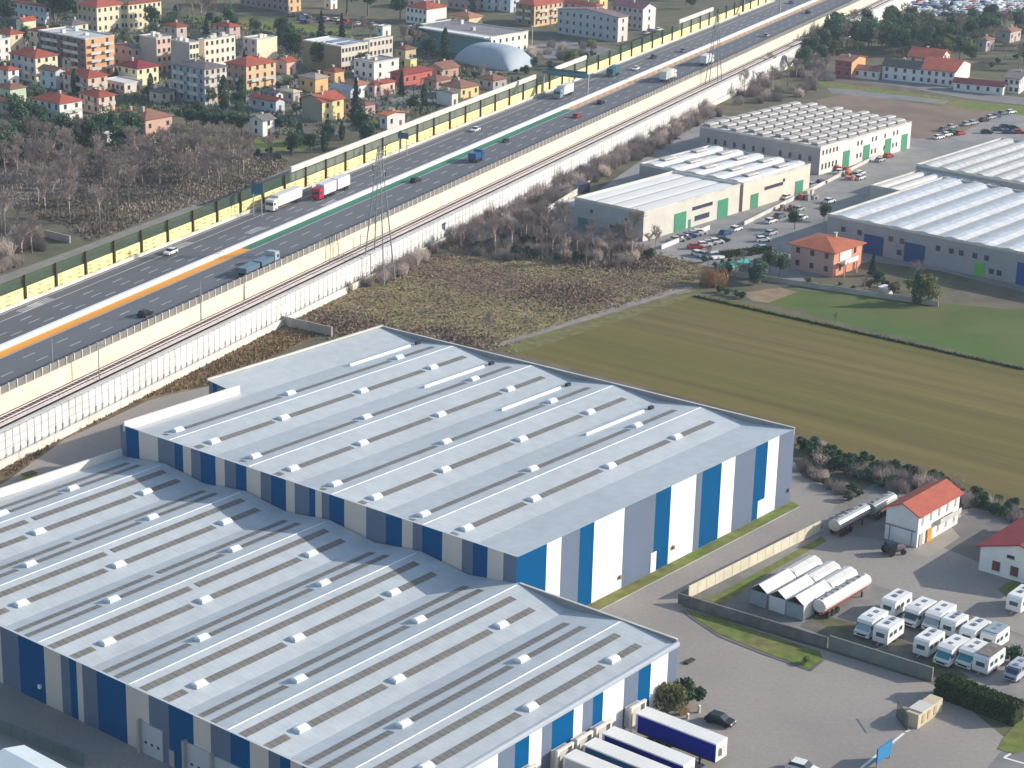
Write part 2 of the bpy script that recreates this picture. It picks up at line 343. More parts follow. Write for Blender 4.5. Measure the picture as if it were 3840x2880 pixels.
# noise barrier
nb = empty('noise_barrier', HW2(400,-250.6,6), 0, 'yellow slatted noise barrier with green glass top along far side of motorway', 'noise barrier')
mb = MB(); u = 182
pm = MB().box(-.12,-.2,0,.12,.2,5.6)
while u < 1320:
    tall = 0
    hbox(mb, -250.7, -250.4, 6, 8.85, u0=u+.2, u1=u+10.35); u += 10.5
u = 182
random.seed(3)
while u < 560:
    for k in range(3):
        for r_ in range(3):
            if random.random() < .75:
                a = u+.9+k*3.3+random.uniform(0,.6); zz = 6.35+r_*.85
                hbox(mb, -250.39, -250.37, zz, zz+.26, u0=a, u1=a+random.uniform(.8,1.5), m=1)
    u += 10.5
local(mb, nb.location).build('yellow_panel', [yellow, mat('slot_ochre',(.34,.26,.07),.9,.2,.4)], nb)
mb = MB(); u = 182
mb.poly([HW2(U0,-250.6,8.9), HW2(1320,-250.6,8.9), HW2(1320,-250.65,11.1), HW2(U0,-250.65,11.1)])
local(mb, nb.location).build('glass_top', glass_green, nb)
mb = MB(); hbox(mb, -250.72,-250.5,11.1,11.22,u1=1320); hbox(mb,-250.75,-250.45,8.85,8.97,u1=1320)
local(mb, nb.location).build('top_rail', greenp, nb)
pmesh = None; u = 182; n = 0
while u < 1320 and n < 100:
    mb = MB(); p = HW2(u,-250.2,6) - nb.location
    mb.box(-.24,-.22,0,.24,.2,5.5)
    if pmesh is None:
        pmesh = mb.build('post', brown_post, nb, p, HD)
    else: inst(pmesh, 'post', nb, p, HD)
    u += 10.5; n += 1
# white rear screen behind the barrier (long white strip)
def rear(u0, u1, label, l=-258.5, z1=9.8):
    mb = MB(); c = HW2((u0+u1)/2, l, 0); hbox(mb, l-.3, l+.3, 0, z1, u0=u0, u1=u1); local(mb, c)
    return tag(mb.build('sound_screen', mat('pale_screen',(.74,.68,.62),.85,.08,.2), None, c), label, 'noise barrier', 'pale screens behind the yellow barrier')
def uoff(px, py, z):
    p = G(px, py, z); return p.dot(HT), p.dot(HN)
for (x0,y0),(x1,y1),lb in (((1095,640),(2015,290),'longest pale screen behind the yellow barrier beside the town houses'),((2120,265),(2230,220),'short pale screen behind the barrier just past the big road sign gantry'),((2560,85),(2670,35),'farthest pale screen behind the barrier near the white gabled block')):
    ua, la = uoff(x0,y0,9.0); ub, lb_ = uoff(x1,y1,9.0)
    rear(ua, ub, lb, l=-257, z1=9.9)
# ------------------------------------------------------------------ the two big warehouses
A0 = Vector((1.28, 260.90, 0)); AX = radians(51.2)
LX = Vector((cos(AX), sin(AX), 0)); LY = Vector((-sin(AX), cos(AX), 0))
def W(x, y, z=0): return A0 + LX*x + LY*y + Vector((0,0,z))
def toL(p): d = Vector((p[0],p[1],0)) - A0; return d.dot(LX), d.dot(LY)
COLS = {'G':p_grey,'B':p_blue,'W':p_white,'P':p_beige}
def zig(ridges, y, mean, amp=.38, half=8.75, k=1.0):
    d = min(abs(y-r) for r in ridges); return mean + amp*k*(1-2*min(d,half)/half)
def vent_mesh():
    mb = MB(); mb.box(-.95,-.68,-.1,.95,.68,.14, 1)
    # lifted white dome, half barrel
    n = 6; prof = [(-.62,.14)] + [(.62*-cos(pi*i/n), .14+.36*sin(pi*i/n)) for i in range(1,n)] + [(.62,.14)]
    mb.extr(prof, -.8, .8, 0, axis='x'); return mb
VENT = None
def add_vent(parent, x, y, z):
    global VENT
    if VENT is None: VENT = vent_mesh().build('roof_vent', [domem, curbm], parent, (x,y,z)); return VENT
    return inst(VENT, 'roof_vent', parent, (x,y,z))
def warehouse(name, label, xf, xb, ye, yt, mean, ridges, parapet_back, strips, vents, front, right, amp=.38, notch=None, caps=None, tilt=0):
    root = empty(name, W(0,0,0), AX, label, 'warehouse')
    Y0, Y1 = ye, yt
    ys = sorted(set([Y0, Y1] + [r for r in ridges if Y0 < r < Y1] + [r+8.75 for r in ridges if Y0 < r+8.75 < Y1] + [r-8.75 for r in ridges if Y0 < r-8.75 < Y1]))
    ys2 = [ys[0]]
    for y in ys[1:]:
        if y-ys2[-1] > .8: ys2.append(y)
    ys2[-1] = Y1; ys = ys2
    XA, XB = xf(0), xb(0)
    def zf(y, x=None):
        mm = mean + tilt*((x if x is not None else XA)-XA)/(XB-XA)
        if tilt and y < ridges[-1]: return mm + amp*(1-.9*(ridges[-1]-y)/(ridges[-1]-Y0))
        return zig(ridges, y, mm, amp, 8.75, 1.0)
    mb = MB()
    for a, b in zip(ys, ys[1:]):
        lo, hi = max(xf(a), xf(b)), min(xb(a), xb(b)); seg = []
        cutn = notch[1] if notch and a < notch[1] < b else None
        for (p_, q_, left) in ([(a, cutn, 0), (cutn, b, 1)] if cutn else [(a, b, 1 if notch and a >= notch[1] else 0)]):
            fa = (lambda y: notch[0]) if left else xf
            N_ = 8
            for i in range(N_):
                X = lambda y, t_: fa(y)+(xb(y)-fa(y))*t_
                t0, t1 = i/N_, (i+1)/N_
                mb.poly([(X(p_,t0),p_,zf(p_,X(p_,t0))),(X(p_,t1),p_,zf(p_,X(p_,t1))),(X(q_,t1),q_,zf(q_,X(q_,t1))),(X(q_,t0),q_,zf(q_,X(q_,t0)))])
    for a, b in []:
        x0a = notch[0] if notch and (a+b)/2 > notch[1] else None
        if notch and a < notch[1] < b:
            n = notch[1]
            mb.poly([(xf(a),a,zf(a)),(xb(a),a,zf(a)),(xb(n),n,zf(n)),(xf(n),n,zf(n))])
            mb.poly([(notch[0],n,zf(n)),(xb(n),n,zf(n)),(xb(b),b,zf(b)),(notch[0],b,zf(b))])
        elif x0a is not None: mb.poly([(x0a,a,zf(a)),(xb(a),a,zf(a)),(xb(b),b,zf(b)),(x0a,b,zf(b))])
        else: mb.poly([(xf(a),a,zf(a)),(xb(a),a,zf(a)),(xb(b),b,zf(b)),(xf(b),b,zf(b))])
    mb.build('roof', roofm, root)
    # ridge caps
    mb = MB()
    for r in ridges:
        if Y0+1 < r < Y1-1:
            xx = [xf(r)+.1+(xb(r)-.9-xf(r)-.1)*i/8 for i in range(9)]
            for x0, x1 in zip(xx, xx[1:]):
                z, z1 = zf(r,x0), zf(r,x1)
                mb.poly([(x0,r-.13,z+.01),(x1,r-.13,z1+.01),(x1,r,z1+.07),(x0,r,z+.07)]); mb.poly([(x0,r,z+.07),(x1,r,z1+.07),(x1,r+.13,z1+.01),(x0,r+.13,z+.01)])
    mb.build('ridge_cap', mat('ridge_white',(.88,.90,.92),.5,.02,.3), root)
    # walls
    def wall(pts_of, bounds, cols, nm, top):
        mb = MB(); keys = list('GBWP')
        for (a, b, c) in zip(bounds, bounds[1:], cols):
            cut = sorted(set([a,b] + [y for y in top[1] if min(a,b) < y < max(a,b)]), reverse=a > b)
            for p, q in zip(cut, cut[1:]):
                P, Q = pts_of(p), pts_of(q)
                mb.poly([(*P,0),(*Q,0),(*Q,top[0](q)),(*P,top[0](p))], keys.index(c))
        return mb.build(nm, [COLS[k] for k in keys], root)
    fb, fc = front; wall(lambda y: (xf(y), y), fb, fc, 'front_wall', (lambda y: mean+amp+.12, []))
    rb, rc = right; wall(lambda x: (x, Y0), rb, rc, 'side_wall', (lambda x: zf(Y0, x), [XA+(XB-XA)*i/8 for i in range(1,8)]))
    mb = MB(); ya_, yb_ = Y0, (notch[1] if notch else Y1)
    mb.poly([(xf(ya_)+.3,ya_,mean-amp-.3),(xf(yb_)+.3,yb_,mean-amp-.3),(xf(yb_)+.3,yb_,mean+amp+.12),(xf(ya_)+.3,ya_,mean+amp+.12)])
    mb.poly([(xf(ya_)-.03,ya_,mean+amp+.13),(xf(yb_)-.03,yb_,mean+amp+.13),(xf(yb_)+.32,yb_,mean+amp+.13),(xf(ya_)+.32,ya_,mean+amp+.13)])
    mb.build('front_parapet', mat('parapet_sheet',(.50,.54,.57),.6,.04,.3), root)
    # back wall with parapet, left wall
    mb = MB(); pz = mean+tilt+amp+parapet_back
    yq = Y1 if not tilt else -.5; mb.poly([(xb(Y0),Y0,0),(xb(yq),yq,0),(xb(yq),yq,pz),(xb(Y0),Y0,pz)])
    if tilt: mb.poly([(xb(0)-.3,0,0),(xb(Y1)-.3,Y1,0),(xb(Y1)-.3,Y1,mean+tilt-amp-.1),(xb(0)-.3,0,mean+tilt-amp-.1)])
    xl = notch[0] if notch else xf(Y1)
    mb.poly([(xl,Y1,0),(xb(Y1),Y1,0),(xb(Y1),Y1,zf(Y1)),(xl,Y1,zf(Y1))])
    mb.build('back_wall', p_grey, root)
    mb = MB(); a, b = (xb(Y0),Y0), ((xb(Y1),Y1) if not tilt else (xb(-.5),-.5))
    mb.prism([(a[0]-.3,a[1]),(a[0],a[1]-.01),(b[0],b[1]),(b[0]-.3,b[1])], pz-1.3, pz)
    mb.build('parapet', mat('parapet_grey',(.27,.27,.27),.8,.1,.4), root)
    mb = MB(); mb.prism([(a[0]-.33,a[1]-.02),(a[0]+.06,a[1]-.02),(b[0]+.06,b[1]),(b[0]-.33,b[1])], pz, pz+.06); mb.build('coping', conc_l, root)
    # strips
    for (x0,x1,y) in strips:
        s_ = .60; nn = max(1, int((x1-x0)/4)); mb = MB()
        for i in range(nn):
            a0, a1 = x0+(x1-x0)*i/nn, x0+(x1-x0)*(i+1)/nn
            mb.poly([(a0,y-s_,zf(y-s_,a0)+.05),(a1,y-s_,zf(y-s_,a1)+.05),(a1,y+s_,zf(y+s_,a1)+.05),(a0,y+s_,zf(y+s_,a0)+.05)])
        mb.build('rooflight', skyl, root)
    for (x,y) in vents: add_vent(root, x, y, zf(y,x)+.08)
    return root, zf
def between(x0, x1, vx, y, gl=2.2, gr_=1.4):
    out = []; c = x0
    for v in sorted(vx):
        if v-gl > c+.5: out.append((c, v-gl, y))
        c = v+gr_
    if x1 > c+.5: out.append((c, x1, y))
    return out
# B2
rid2 = [69.6, 52.1, 34.9, 17.3, 87.0, -0.2]
vents, strips = [], []
for r in (69.6, 52.1, 34.9, 17.3):
    vx = [4.0, 19.4, 38.1, 56.0]; y = r-4.8; vents += [(x,y) for x in vx]; strips += between(.4, 67-0.03*r, vx, y)
    vx = [3.4, 28.4, 55.6]; y = r+2.8; vents += [(x,y) for x in vx]; strips += between(.6, 67-0.03*r, vx, y)
f2b = [80.4,79.1,76.1,71.7,67.9,66,64.2,62.1,58.8,56.8,54.4,52.1,49.1,46.9,43.8,42,39,37.8,36.5,35,32,27.7,23.9,20.8,18.8,17,13.3,9.7,7.7,5.1,2.3,0]
f2c = ['G','B','P']*10+['G']
r2b = [0,6.7,10,14.3,17.7,25,32.9,36.9,43.5,45.2,50.5,54.3,60.2,63.8,67.1,71.8]
r2c = list('BWGBWGBWGBWGBWG')
xf2 = lambda y: -.02*y; xb2 = lambda y: 71.8-.056*y
B2, zf2 = warehouse('striped_warehouse', 'taller far striped warehouse with one row of rooflights per roof slope', xf2, xb2, 0, 86.8, 12.38, rid2, .18, strips, vents, (f2b,f2c), (r2b,r2c), amp=.42, notch=(23.4,79.6))
def part(mb, nm, m, root): return mb.build(nm, m, root)
# notch wall and cream parapet
mb = MB(); seg = [79.6,81.0,82.2,84.8,85.8,86.8]
for a,b,c in zip(seg, seg[1:], 'GPGBG'): mb.poly([(23.4,a,0),(23.4,b,0),(23.4,b,zf2(b)),(23.4,a,zf2(a))], 'GBP'.index(c))
part(mb, 'notch_wall', [p_grey,p_blue,p_beige], B2)
part(MB().poly([(-1.6,79.6,0),(23.4,79.6,0),(23.4,79.6,12.9),(-1.6,79.6,12.9)]), 'left_wall', p_grey, B2)
part(MB().box(-1.6,79.35,12.0,23.6,79.7,13.6), 'cream_parapet', mat('cream_parapet',(.74,.68,.64),.8,.06,.4,stripes=[('X',.9,.08,.12,0)]), B2)
part(MB().box(23.0,86.6,12.9,67.0,86.95,13.25), 'coping', conc_l, B2)
for r in (69.6,52.1,34.9,17.3):
    y = r+8.75-1.6 if r > 60 else r+7.3
    y = r+6.7
    part(MB().box(47.2,y-.12,zf2(y,55)-.1,63.0,y+.12,zf2(y,55)+.42), 'lifeline_rail', domem, B2)
    part(MB().box(64.6,y-.3,zf2(y,65)-.1,65.6,y+.3,zf2(y,65)+.5), 'roof_hatch', dark, B2)
# side facade details
part(MB().box(32.3,-.06,0,33.7,.05,3.2), 'door', p_white, B2)
part(MB().box(61.8,-.06,0,64.2,.05,3.0), 'door', p_white, B2)
for x,z in ((24.2,1.7),(37.8,2.2),(70.8,2.1)): part(MB().box(x,-.35,z,x+.45,0,z+.55), 'wall_lamp', mat('lamp_brown',(.28,.2,.16),.6,.1,.5), B2)
mat('gutter',(.44,.47,.50),.5,.05,.3)
# B1
rid1 = [69.9-17.6*k for k in range(6)]
f1b = [80.2,77,73,70.5,66.5,62.5,60,56,52,50,47,44.3,42,38.3,33.1,29.8,28.1,26.7,25.6,22.8,17.3,13.1,9.5,5.1,2.1,-1.3,-4.6,-7.7,-9.6,-11.3,-13.2,-16,-20,-22.5,-26.9]
f1c = list('GBPGBPGBPGBPGBPGBPGBPGBPGBPGBPGBPG')
r1b = [-54.9,-52,-49.5,-46.5,-42.8,-40.7,-36.3,-33.1,-30.4,-28,-26,-21.7,-19.9,-17.8,-15.7,-11.3,-8.2,-5.5,-1.7,.4]
r1c = list('BWGGBWGBWGBWGBWGBWG')
strips, vents = [], []
for k, r in enumerate(rid1):
    yl = r-5.6; vx = [-47.9,-31.0,-10.6] if k < 5 else [-45.5,-26.4,-9.6]
    if k == 3: vx = [-48.1,-31.0,-12.5]
    vents += [(x,yl) for x in vx]; strips += between(-54.5,-3.9,vx,yl)
    yu = r-2.0; strips += [(-54.5,-30.2,yu),(-29.0,-3.6,yu)] if k < 3 else [(-54.5,-3.6,yu)]
    yd = r+3.2; vx = [-39.5,-17.1] if k else [-30.7,-17.5]
    vents += [(x,yd) for x in vx]; strips += between(-54.5,-4.2,vx,yd)
    ye_ = r+5.9; strips += [(-54.5,-30.2,ye_),(-29.0,-4.2,ye_)] if k < 3 else [(-54.5,-4.2,ye_)]
xf1 = lambda y: -54.9
B1, zf1 = warehouse('striped_warehouse', 'lower near striped warehouse with loading docks and double rows of rooflights', xf1, lambda y: .35 if y < 0 else -.25-.02*y, -26.9, 80.0, 7.62, rid1, .05, strips, vents, (f1b,f1c), (r1b,r1c), amp=.55, tilt=.85)
part(MB().box(-55.0,79.7,7.6,-2,80.1,9.0), 'cream_parapet', MATS['cream_parapet'], B1)
mb = MB(); mt_ = mat('eave_band',(.36,.41,.48),.5,.04,.3)
for i in range(8):
    x0, x1 = -55.0+55.4*i/8, -55.0+55.4*(i+1)/8; z0, z1 = 7.75+.95*(i/8), 7.75+.95*((i+1)/8)
    for (ya,za),(yb,zb) in (((-26.85,.06),(-27.12,.0)),((-27.12,.0),(-27.2,-.25)),((-27.2,-.25),(-27.2,-.6)),((-27.2,-.6),(-26.92,-.62))):
        mb.poly([(x0,ya,z0+za),(x1,ya,z1+za),(x1,yb,z1+zb),(x0,yb,z0+zb)])
mb.build('eave_band', mt_, B1)
# doors of the near facade (face x=-54.9)
for (ya,yb,z) in ((14.4,10.6,4.2),(6.2,1.9,4.3),(1.4,-3.4,4.2)):
    d = part(MB().box(-55.1,yb,0,-54.8,ya,z), 'roller_door', mat('door_grey',(.46,.49,.52),.6,.05,.4,stripes=[('Z',.6,.05,.2,0)]), B1)
    for i in range(3):
        yy = yb+(ya-yb)*(.2+.3*i); MB().box(-55.16,yy-.2,1.5,-55.1,yy+.2,1.8).build('door_pane', winm, d)
    part(MB().box(-55.6,ya,0,-54.8,ya+.35,z+.3), 'door_frame', mat('door_frame',(.38,.36,.36),.7,.05,.4), B1)
part(MB().box(-55.05,8.6,0,-54.8,9.5,2.1), 'door', conc, B1)
part(MB().box(-55.2,33.9,2.0,-54.9,34.4,2.5), 'wall_lamp', white, B1)
# dock shelters
dsm = mat('dock_cream',(.72,.68,.60),.8,.08,.5)
for x0 in (-11.25,-18.6,-22.5,-26.4,-33.6):
    mb = MB(); x1 = x0+3.2; y = -28.2
    mb.box(x0,y,0,x0+.3,y+.3,3.7); mb.box(x1-.3,y,0,x1,y+.3,3.7); mb.box(x0-.03,y-.02,3.7,x1+.03,y+.34,3.98)
    part(mb, 'dock_shelter', dsm, B1)
    part(MB().box(x0+.2,y+.35,.9,x1-.2,-26.95,3.55), 'dock_tunnel', mat('dock_fabric',(.55,.53,.51),.9,.1,.5), B1)
    part(MB().box(x0+.5,-26.98,.6,x1-.5,-26.88,3.5), 'dock_door', dark, B1)
# grass strip by B2 side
P = [W(-.5,-.1),W(72,-.1),W(71.5,-2.2),W(40,-2.4),W(-2,-2.2)]
mb = MB(); mb.poly([(p.x,p.y,.028) for p in P]); mb.build('grass_verge', m_lawn)['kind'] = 'structure'
mb = MB(); strip(mb, W(0,-2.45), W(71,-2.45), .18, .05); mb.build('kerb', conc_l)['kind'] = 'structure'
# ------------------------------------------------------------------ trailers
curtain = {}
def trailer(x0, label, col, side_lab, L=12.2, y1=-29.1):
    root = empty('semi_trailer', W(x0+1.35, y1-L/2), AX, label, 'trailer', 'trailers backed onto the loading docks')
    hw = 1.24; h2 = L/2; F = h2
    MB().box(-hw,-h2,3.5,hw,h2,3.7).build('roof', mat('trailer_roof',(.78,.77,.74),.6,.04,.4,stripes=[('Y',.62,.10,.13,0)]), root)
    MB().box(-hw+.02,-h2+.08,1.25,hw-.02,h2-.35,3.5).build('curtain_side', col, root)
    MB().box(-hw+.03,-h2,1.2,hw-.03,-h2+.08,3.5).build('front_bulkhead', plast, root)
    MB().box(-hw,h2-.35,1.2,hw,h2,3.5).build('rear_frame', mat('rear_frame',(.6,.62,.64),.5,.05,.4), root)
    MB().box(-hw+.2,-h2+.2,.95,hw-.2,h2-.2,1.2).build('chassis', dark, root)
    wm = None
    for y in (h2-2.2,h2-3.5,h2-4.8):
        for s in (-1,1):
            mb = MB().tube((s*.85,0,.5),(s*1.25,0,.5),.5,n=12)
            if wm is None: wm = mb.build('wheel', black, root, (0,y,0)); 
            else: mb.build('wheel', black, root, (0,y,0))
    for s in (-1,1): MB().box(s*.9-.08,-h2+2.4,0,s*.9+.08,-h2+2.6,1.0).build('landing_leg', dark, root)
    MB().box(-.4,-h2-.35,1.9,.5,-h2,2.9).build('cooling_unit', conc_l, root)
navy = mat('royal_curtain',(.001,.018,.27),.8,.08,.6,spec=.03); teal = mat('teal_curtain',(.004,.075,.20),.6,.08,.6,spec=.15); greyc = paint((.42,.43,.46),'grey_curtain')
trailer(-11.7, 'royal blue curtain-sided trailer nearest the bushes and the black car', navy, 'blue')
trailer(-18.75, 'dark navy curtain-sided trailer, second from the bushes at the docks', mat('navy_curtain',(.001,.006,.22),.8,.08,.6,spec=.03), 'blue')
trailer(-22.65, 'teal blue curtain-sided trailer between the navy one and the grey one', teal, 'blue')
trailer(-26.6, 'grey-sided trailer with white roof at the lowest visible dock', greyc, 'grey')
trailer(-33.8, 'white-roofed trailer at the dock by the bottom edge of the photo', paint((.6,.6,.62),'white_curtain'), 'white')
# ------------------------------------------------------------------ generic buildings
FOOT = []    # (x, y, r)
def solve_len(o, d, xt, z):
    lo, hi = 0.5, 150
    f = lambda s: proj((o.x+d.x*s, o.y+d.y*s, z))[0]
    inc = f(hi) > f(lo)
    for _ in range(50):
        m_ = (lo+hi)/2
        if (f(m_) < xt) == inc: lo = m_
        else: hi = m_
    return (lo+hi)/2
PANE = {}
def win(parent, loc, face, wd=1.0, hg=1.35, m=None, frame=True):
    key = (face, wd, hg, m.name if m else '')
    if key not in PANE:
        mb = MB(); t_ = .06
        if face == 'y':
            mb.box(-wd/2,-t_,-hg/2,wd/2,.02,hg/2,0)
            if frame: mb.box(-wd/2-.1,-t_-.06,-hg/2-.12,wd/2+.1,-.0,-hg/2,1)
        else:
            mb.box(-t_,-wd/2,-hg/2,.02,wd/2,hg/2,0)
            if frame: mb.box(-t_-.06,-wd/2-.1,-hg/2-.12,-.0,wd/2+.1,-hg/2,1)
        PANE[key] = mb.build('window', [m or winm, conc_l], parent, loc); return PANE[key]
    return inst(PANE[key], 'window', parent, loc)
BL = []; BB = [(1670,1925,180,270)]
def bld(name, label, T, xl, xr, h, roof='hip', wall=(.6,.55,.45), tile=None, floors=2, yaw=51.2, cat='house', wr=None, wl=None, rise=None, oh=.5,
        left_wall=None, balc=0, chim=1, group=None, maxl=60, winmat=None, trim=True, door=True, wsz=(1.0,1.35)):
    a = radians(yaw); X = Vector((cos(a), sin(a), 0)); Y = Vector((-sin(a), cos(a), 0))
    p = G(T[0], T[1], h); o = Vector((p.x, p.y, 0))
    lx = min(solve_len(o, X, xr, h), maxl); ly = min(solve_len(o, Y, xl, h), maxl)
    lx = max(lx, 3.0); ly = max(ly, 3.0)
    root = empty(name, o, a, label, cat, group)
    c = o + X*lx/2 + Y*ly/2; FOOT.append((c.x, c.y, max(lx,ly)*.55+1.0))
    BL.append((name, label, proj((c.x,c.y,h)))); BB.append((xl, xr, T[1], proj((o.x,o.y,0))[1]))
    wm = wallm(wall); lm = wallm(left_wall) if left_wall else wm  # lm: left face colour, often with that side's shade painted in
    mb = MB()
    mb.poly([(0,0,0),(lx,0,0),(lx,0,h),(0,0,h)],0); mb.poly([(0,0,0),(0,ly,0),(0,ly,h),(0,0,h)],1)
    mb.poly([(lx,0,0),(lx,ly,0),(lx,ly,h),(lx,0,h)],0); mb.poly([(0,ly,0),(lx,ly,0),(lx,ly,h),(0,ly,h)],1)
    r = rise if rise is not None else min(lx,ly)*.20
    tile = tile or tile_red; k = r/(min(lx,ly)/2)
    if roof == 'gx':   # ridge along x, gable on x faces
        mb.poly([(0,0,h),(0,ly,h),(0,ly/2,h+r)],1); mb.poly([(lx,0,h),(lx,ly,h),(lx,ly/2,h+r)],0)
    if roof == 'gy':
        mb.poly([(0,0,h),(lx,0,h),(lx/2,0,h+r)],0); mb.poly([(0,ly,h),(lx,ly,h),(lx/2,ly,h+r)],1)
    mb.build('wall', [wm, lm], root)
    mb = MB(); e = oh; th = .22
    if roof == 'hip':
        dz = e*k
        x0,x1,y0,y1 = -e,lx+e,-e,ly+e; zb = h-dz*.3
        if lx >= ly: A_,B_ = (ly/2, ly/2), (lx-ly/2, ly/2)
        else: A_,B_ = (lx/2, lx/2), (lx/2, ly-lx/2)
        zt = h+r
        A3,B3 = (*A_,zt),(*B_,zt); c4 = [(x0,y0,zb),(x1,y0,zb),(x1,y1,zb),(x0,y1,zb)]
        if lx >= ly: fs = [(c4[0],c4[1],B3,A3),(c4[1],c4[2],B3),(c4[2],c4[3],A3,B3),(c4[3],c4[0],A3)]
        else: fs = [(c4[0],c4[1],A3),(c4[1],c4[2],B3,A3),(c4[2],c4[3],B3),(c4[3],c4[0],A3,B3)]
        for f in fs: mb.poly(f)
        mb.box(x0,y0,zb-.2,x1,y1,zb-.001)
        ro = mb.build('roof', tile, root)
    elif roof == 'gx':
        kk = r/(ly/2); zb = h-e*kk
        prof = [(-e,zb),(ly/2,h+r),(ly+e,zb),(ly+e,zb+th),(ly/2,h+r+th),(-e,zb+th)]
        ro = mb.extr(prof, -e, lx+e, 0, axis='x').build('roof', tile, root)
    elif roof == 'gy':
        kk = r/(lx/2); zb = h-e*kk
        prof = [(-e,zb),(lx/2,h+r),(lx+e,zb),(lx+e,zb+th),(lx/2,h+r+th),(-e,zb+th)]
        ro = mb.extr(prof, -e, ly+e, 0, axis='y').build('roof', tile, root)
    else:
        mb.poly([(.25,.25,h-.15),(lx-.25,.25,h-.15),(lx-.25,ly-.25,h-.15),(.25,ly-.25,h-.15)])
        ro = mb.build('roof', tile, root)
        mb = MB(); q = .25
        for bx in ((-.08,-.08,lx+.08,q),(-.08,ly-q,lx+.08,ly+.08),(-.08,q,q,ly-q),(lx-q,q,lx+.08,ly-q)): mb.box(bx[0],bx[1],h-.2,bx[2],bx[3],h+.22)
        mb.build('parapet', conc_l if trim is True else trim, root)
    if chim and roof != 'flat':
        for i in range(chim):
            fx = .3+.4*random.random(); fy = .3+.35*random.random()
            x, y = lx*fx, ly*fy; zt = h+r+.55
            mb = MB().box(x-.3,y-.3,h+.1,x+.3,y+.3,zt); mb.box(x-.4,y-.4,zt,x+.4,y+.4,zt+.12,1)
            mb.build('chimney', [wallm((.5,.42,.36)), conc_l], ro)
    elif chim:
        for i in range(chim+1):
            x, y = lx*random.uniform(.2,.8), ly*random.uniform(.2,.8)
            MB().box(x-.7,y-.6,h-.15,x+.7,y+.6,h+random.uniform(.6,1.5)).build('chimney', conc_l, ro)
    fh = h/floors
    wr = wr if wr is not None else max(1, int(lx/3.0)); wl = wl if wl is not None else max(1, int(ly/3.0))
    for f in range(floors):
        z = fh*f + fh*.55
        for i in range(wr):
            if f == 0 and i == wr//2 and door:
                x = lx*(i+.5)/wr; MB().box(x-.5,-.06,0,x+.5,.02,2.1).build('door', wallm((.20,.12,.07)), root); continue
            win(root, (lx*(i+.5)/wr,0,z), 'y', *wsz, winmat)
        for i in range(wl): win(root, (0,ly*(i+.5)/wl,z), 'x', *wsz, winmat)
    for f in range(balc):
        z = fh*(f+1)
        for (x0,x1) in ((lx*.12,lx*.45),(lx*.58,lx*.9)):
            mb = MB().box(x0,-1.1,z-.15,x1,0,z); mb.box(x0,-1.1,z,x1,-1.02,z+.9); mb.build('balcony', conc_l, root)
        for (y0,y1) in ((ly*.12,ly*.42),(ly*.55,ly*.88)):
            mb = MB().box(-1.1,y0,z-.15,0,y1,z); mb.box(-1.1,y0,z,-1.02,y1,z+.9); mb.build('balcony', conc_l, root)
    return root, lx, ly
zA = lambda x, y: (x/3.95, y/3.95); zB = lambda x, y: (500+x/3.95, y/3.95); zC = lambda x, y: (1000+x/3.95, y/3.95)
zD = lambda x, y: (1500+x/3.95, y/3.95); zE = lambda x, y: (1900+x/3.95, y/3.95)
Yl=(.74,.67,.48); Cr=(.74,.66,.52); Wh=(.76,.74,.71); Pk=(.68,.47,.38); Or=(.68,.46,.26); Gy=(.42,.41,.39); Bl=(.55,.60,.66); Mint=(.5,.58,.45)
APT='apartment block'
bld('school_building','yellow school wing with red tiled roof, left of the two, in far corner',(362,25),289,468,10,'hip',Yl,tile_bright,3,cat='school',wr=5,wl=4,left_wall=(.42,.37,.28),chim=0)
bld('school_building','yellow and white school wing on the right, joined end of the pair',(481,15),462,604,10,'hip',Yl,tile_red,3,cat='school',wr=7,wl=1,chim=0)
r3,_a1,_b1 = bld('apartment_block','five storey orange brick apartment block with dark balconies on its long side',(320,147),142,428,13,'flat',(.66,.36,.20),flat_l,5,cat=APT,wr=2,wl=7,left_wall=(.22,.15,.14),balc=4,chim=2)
bld('house','pale villa with wide red roof at the top left edge',(166,24),50,175,7,'hip',Bl,tile_red,2)
bld('house','small pale yellow house with red roof behind the orange brick block',(87,78),60,134,5.5,'gx',(.70,.66,.45),tile_red,1,wl=0)
bld('house','red roofed house left of the orange brick block',(175,122),109,228,7,'hip',Cr,tile_red,2)
bld('house','cream villa with dull red roof at the left edge, upper',(38,127),-20,86,6.5,'hip',(.70,.55,.40),tile_red,2)
bld('house','three storey cream villa with dark red hipped roof, far left',(132,215),36,215,8.5,'hip',(.72,.64,.45),tile_red,3,left_wall=(.5,.5,.5),balc=1)
bld('apartment_block','bright white flat block cut by the left edge',(-20,150),-70,38,8,'flat',Wh,flat_l,3,cat=APT)
bld('house','pale blue two storey house with brown red roof',(208,268),147,249,6,'gy',Bl,tile_brown,2)
bld('house','pink house under a broad brick red hipped roof near the tall round tree',(330,290),236,402,6,'hip',Pk,tile_red,2,balc=1)
bld('garage','long low white flat-roofed garage beside the dark red villa',(466,314),382,534,3.2,'flat',(.68,.60,.52),mat('white_flat',(.7,.69,.66),.8,.05,.3),1,cat='garage',wr=2,wl=5,chim=0)
bld('house','cream villa with deep wine red roof in front of the grey tower gable',(514,256),435,594,6,'hip',(.76,.70,.45),mat('wine_tiles',(.24,.035,.045),.85,.15,.5),2)
bld('house','white two storey villa with bright red hipped roof, lowest on the left',(223,387),121,307,6.2,'hip',Wh,tile_bright,2,balc=1)
bld('house','pink villa with red roof right beside the lowest white villa',(370,362),296,430,5.6,'hip',Pk,tile_red,2,balc=1)
bld('house','mint green cottage with brown roof at the left edge',(38,332),-20,97,4.8,'hip',Mint,tile_brown,1)
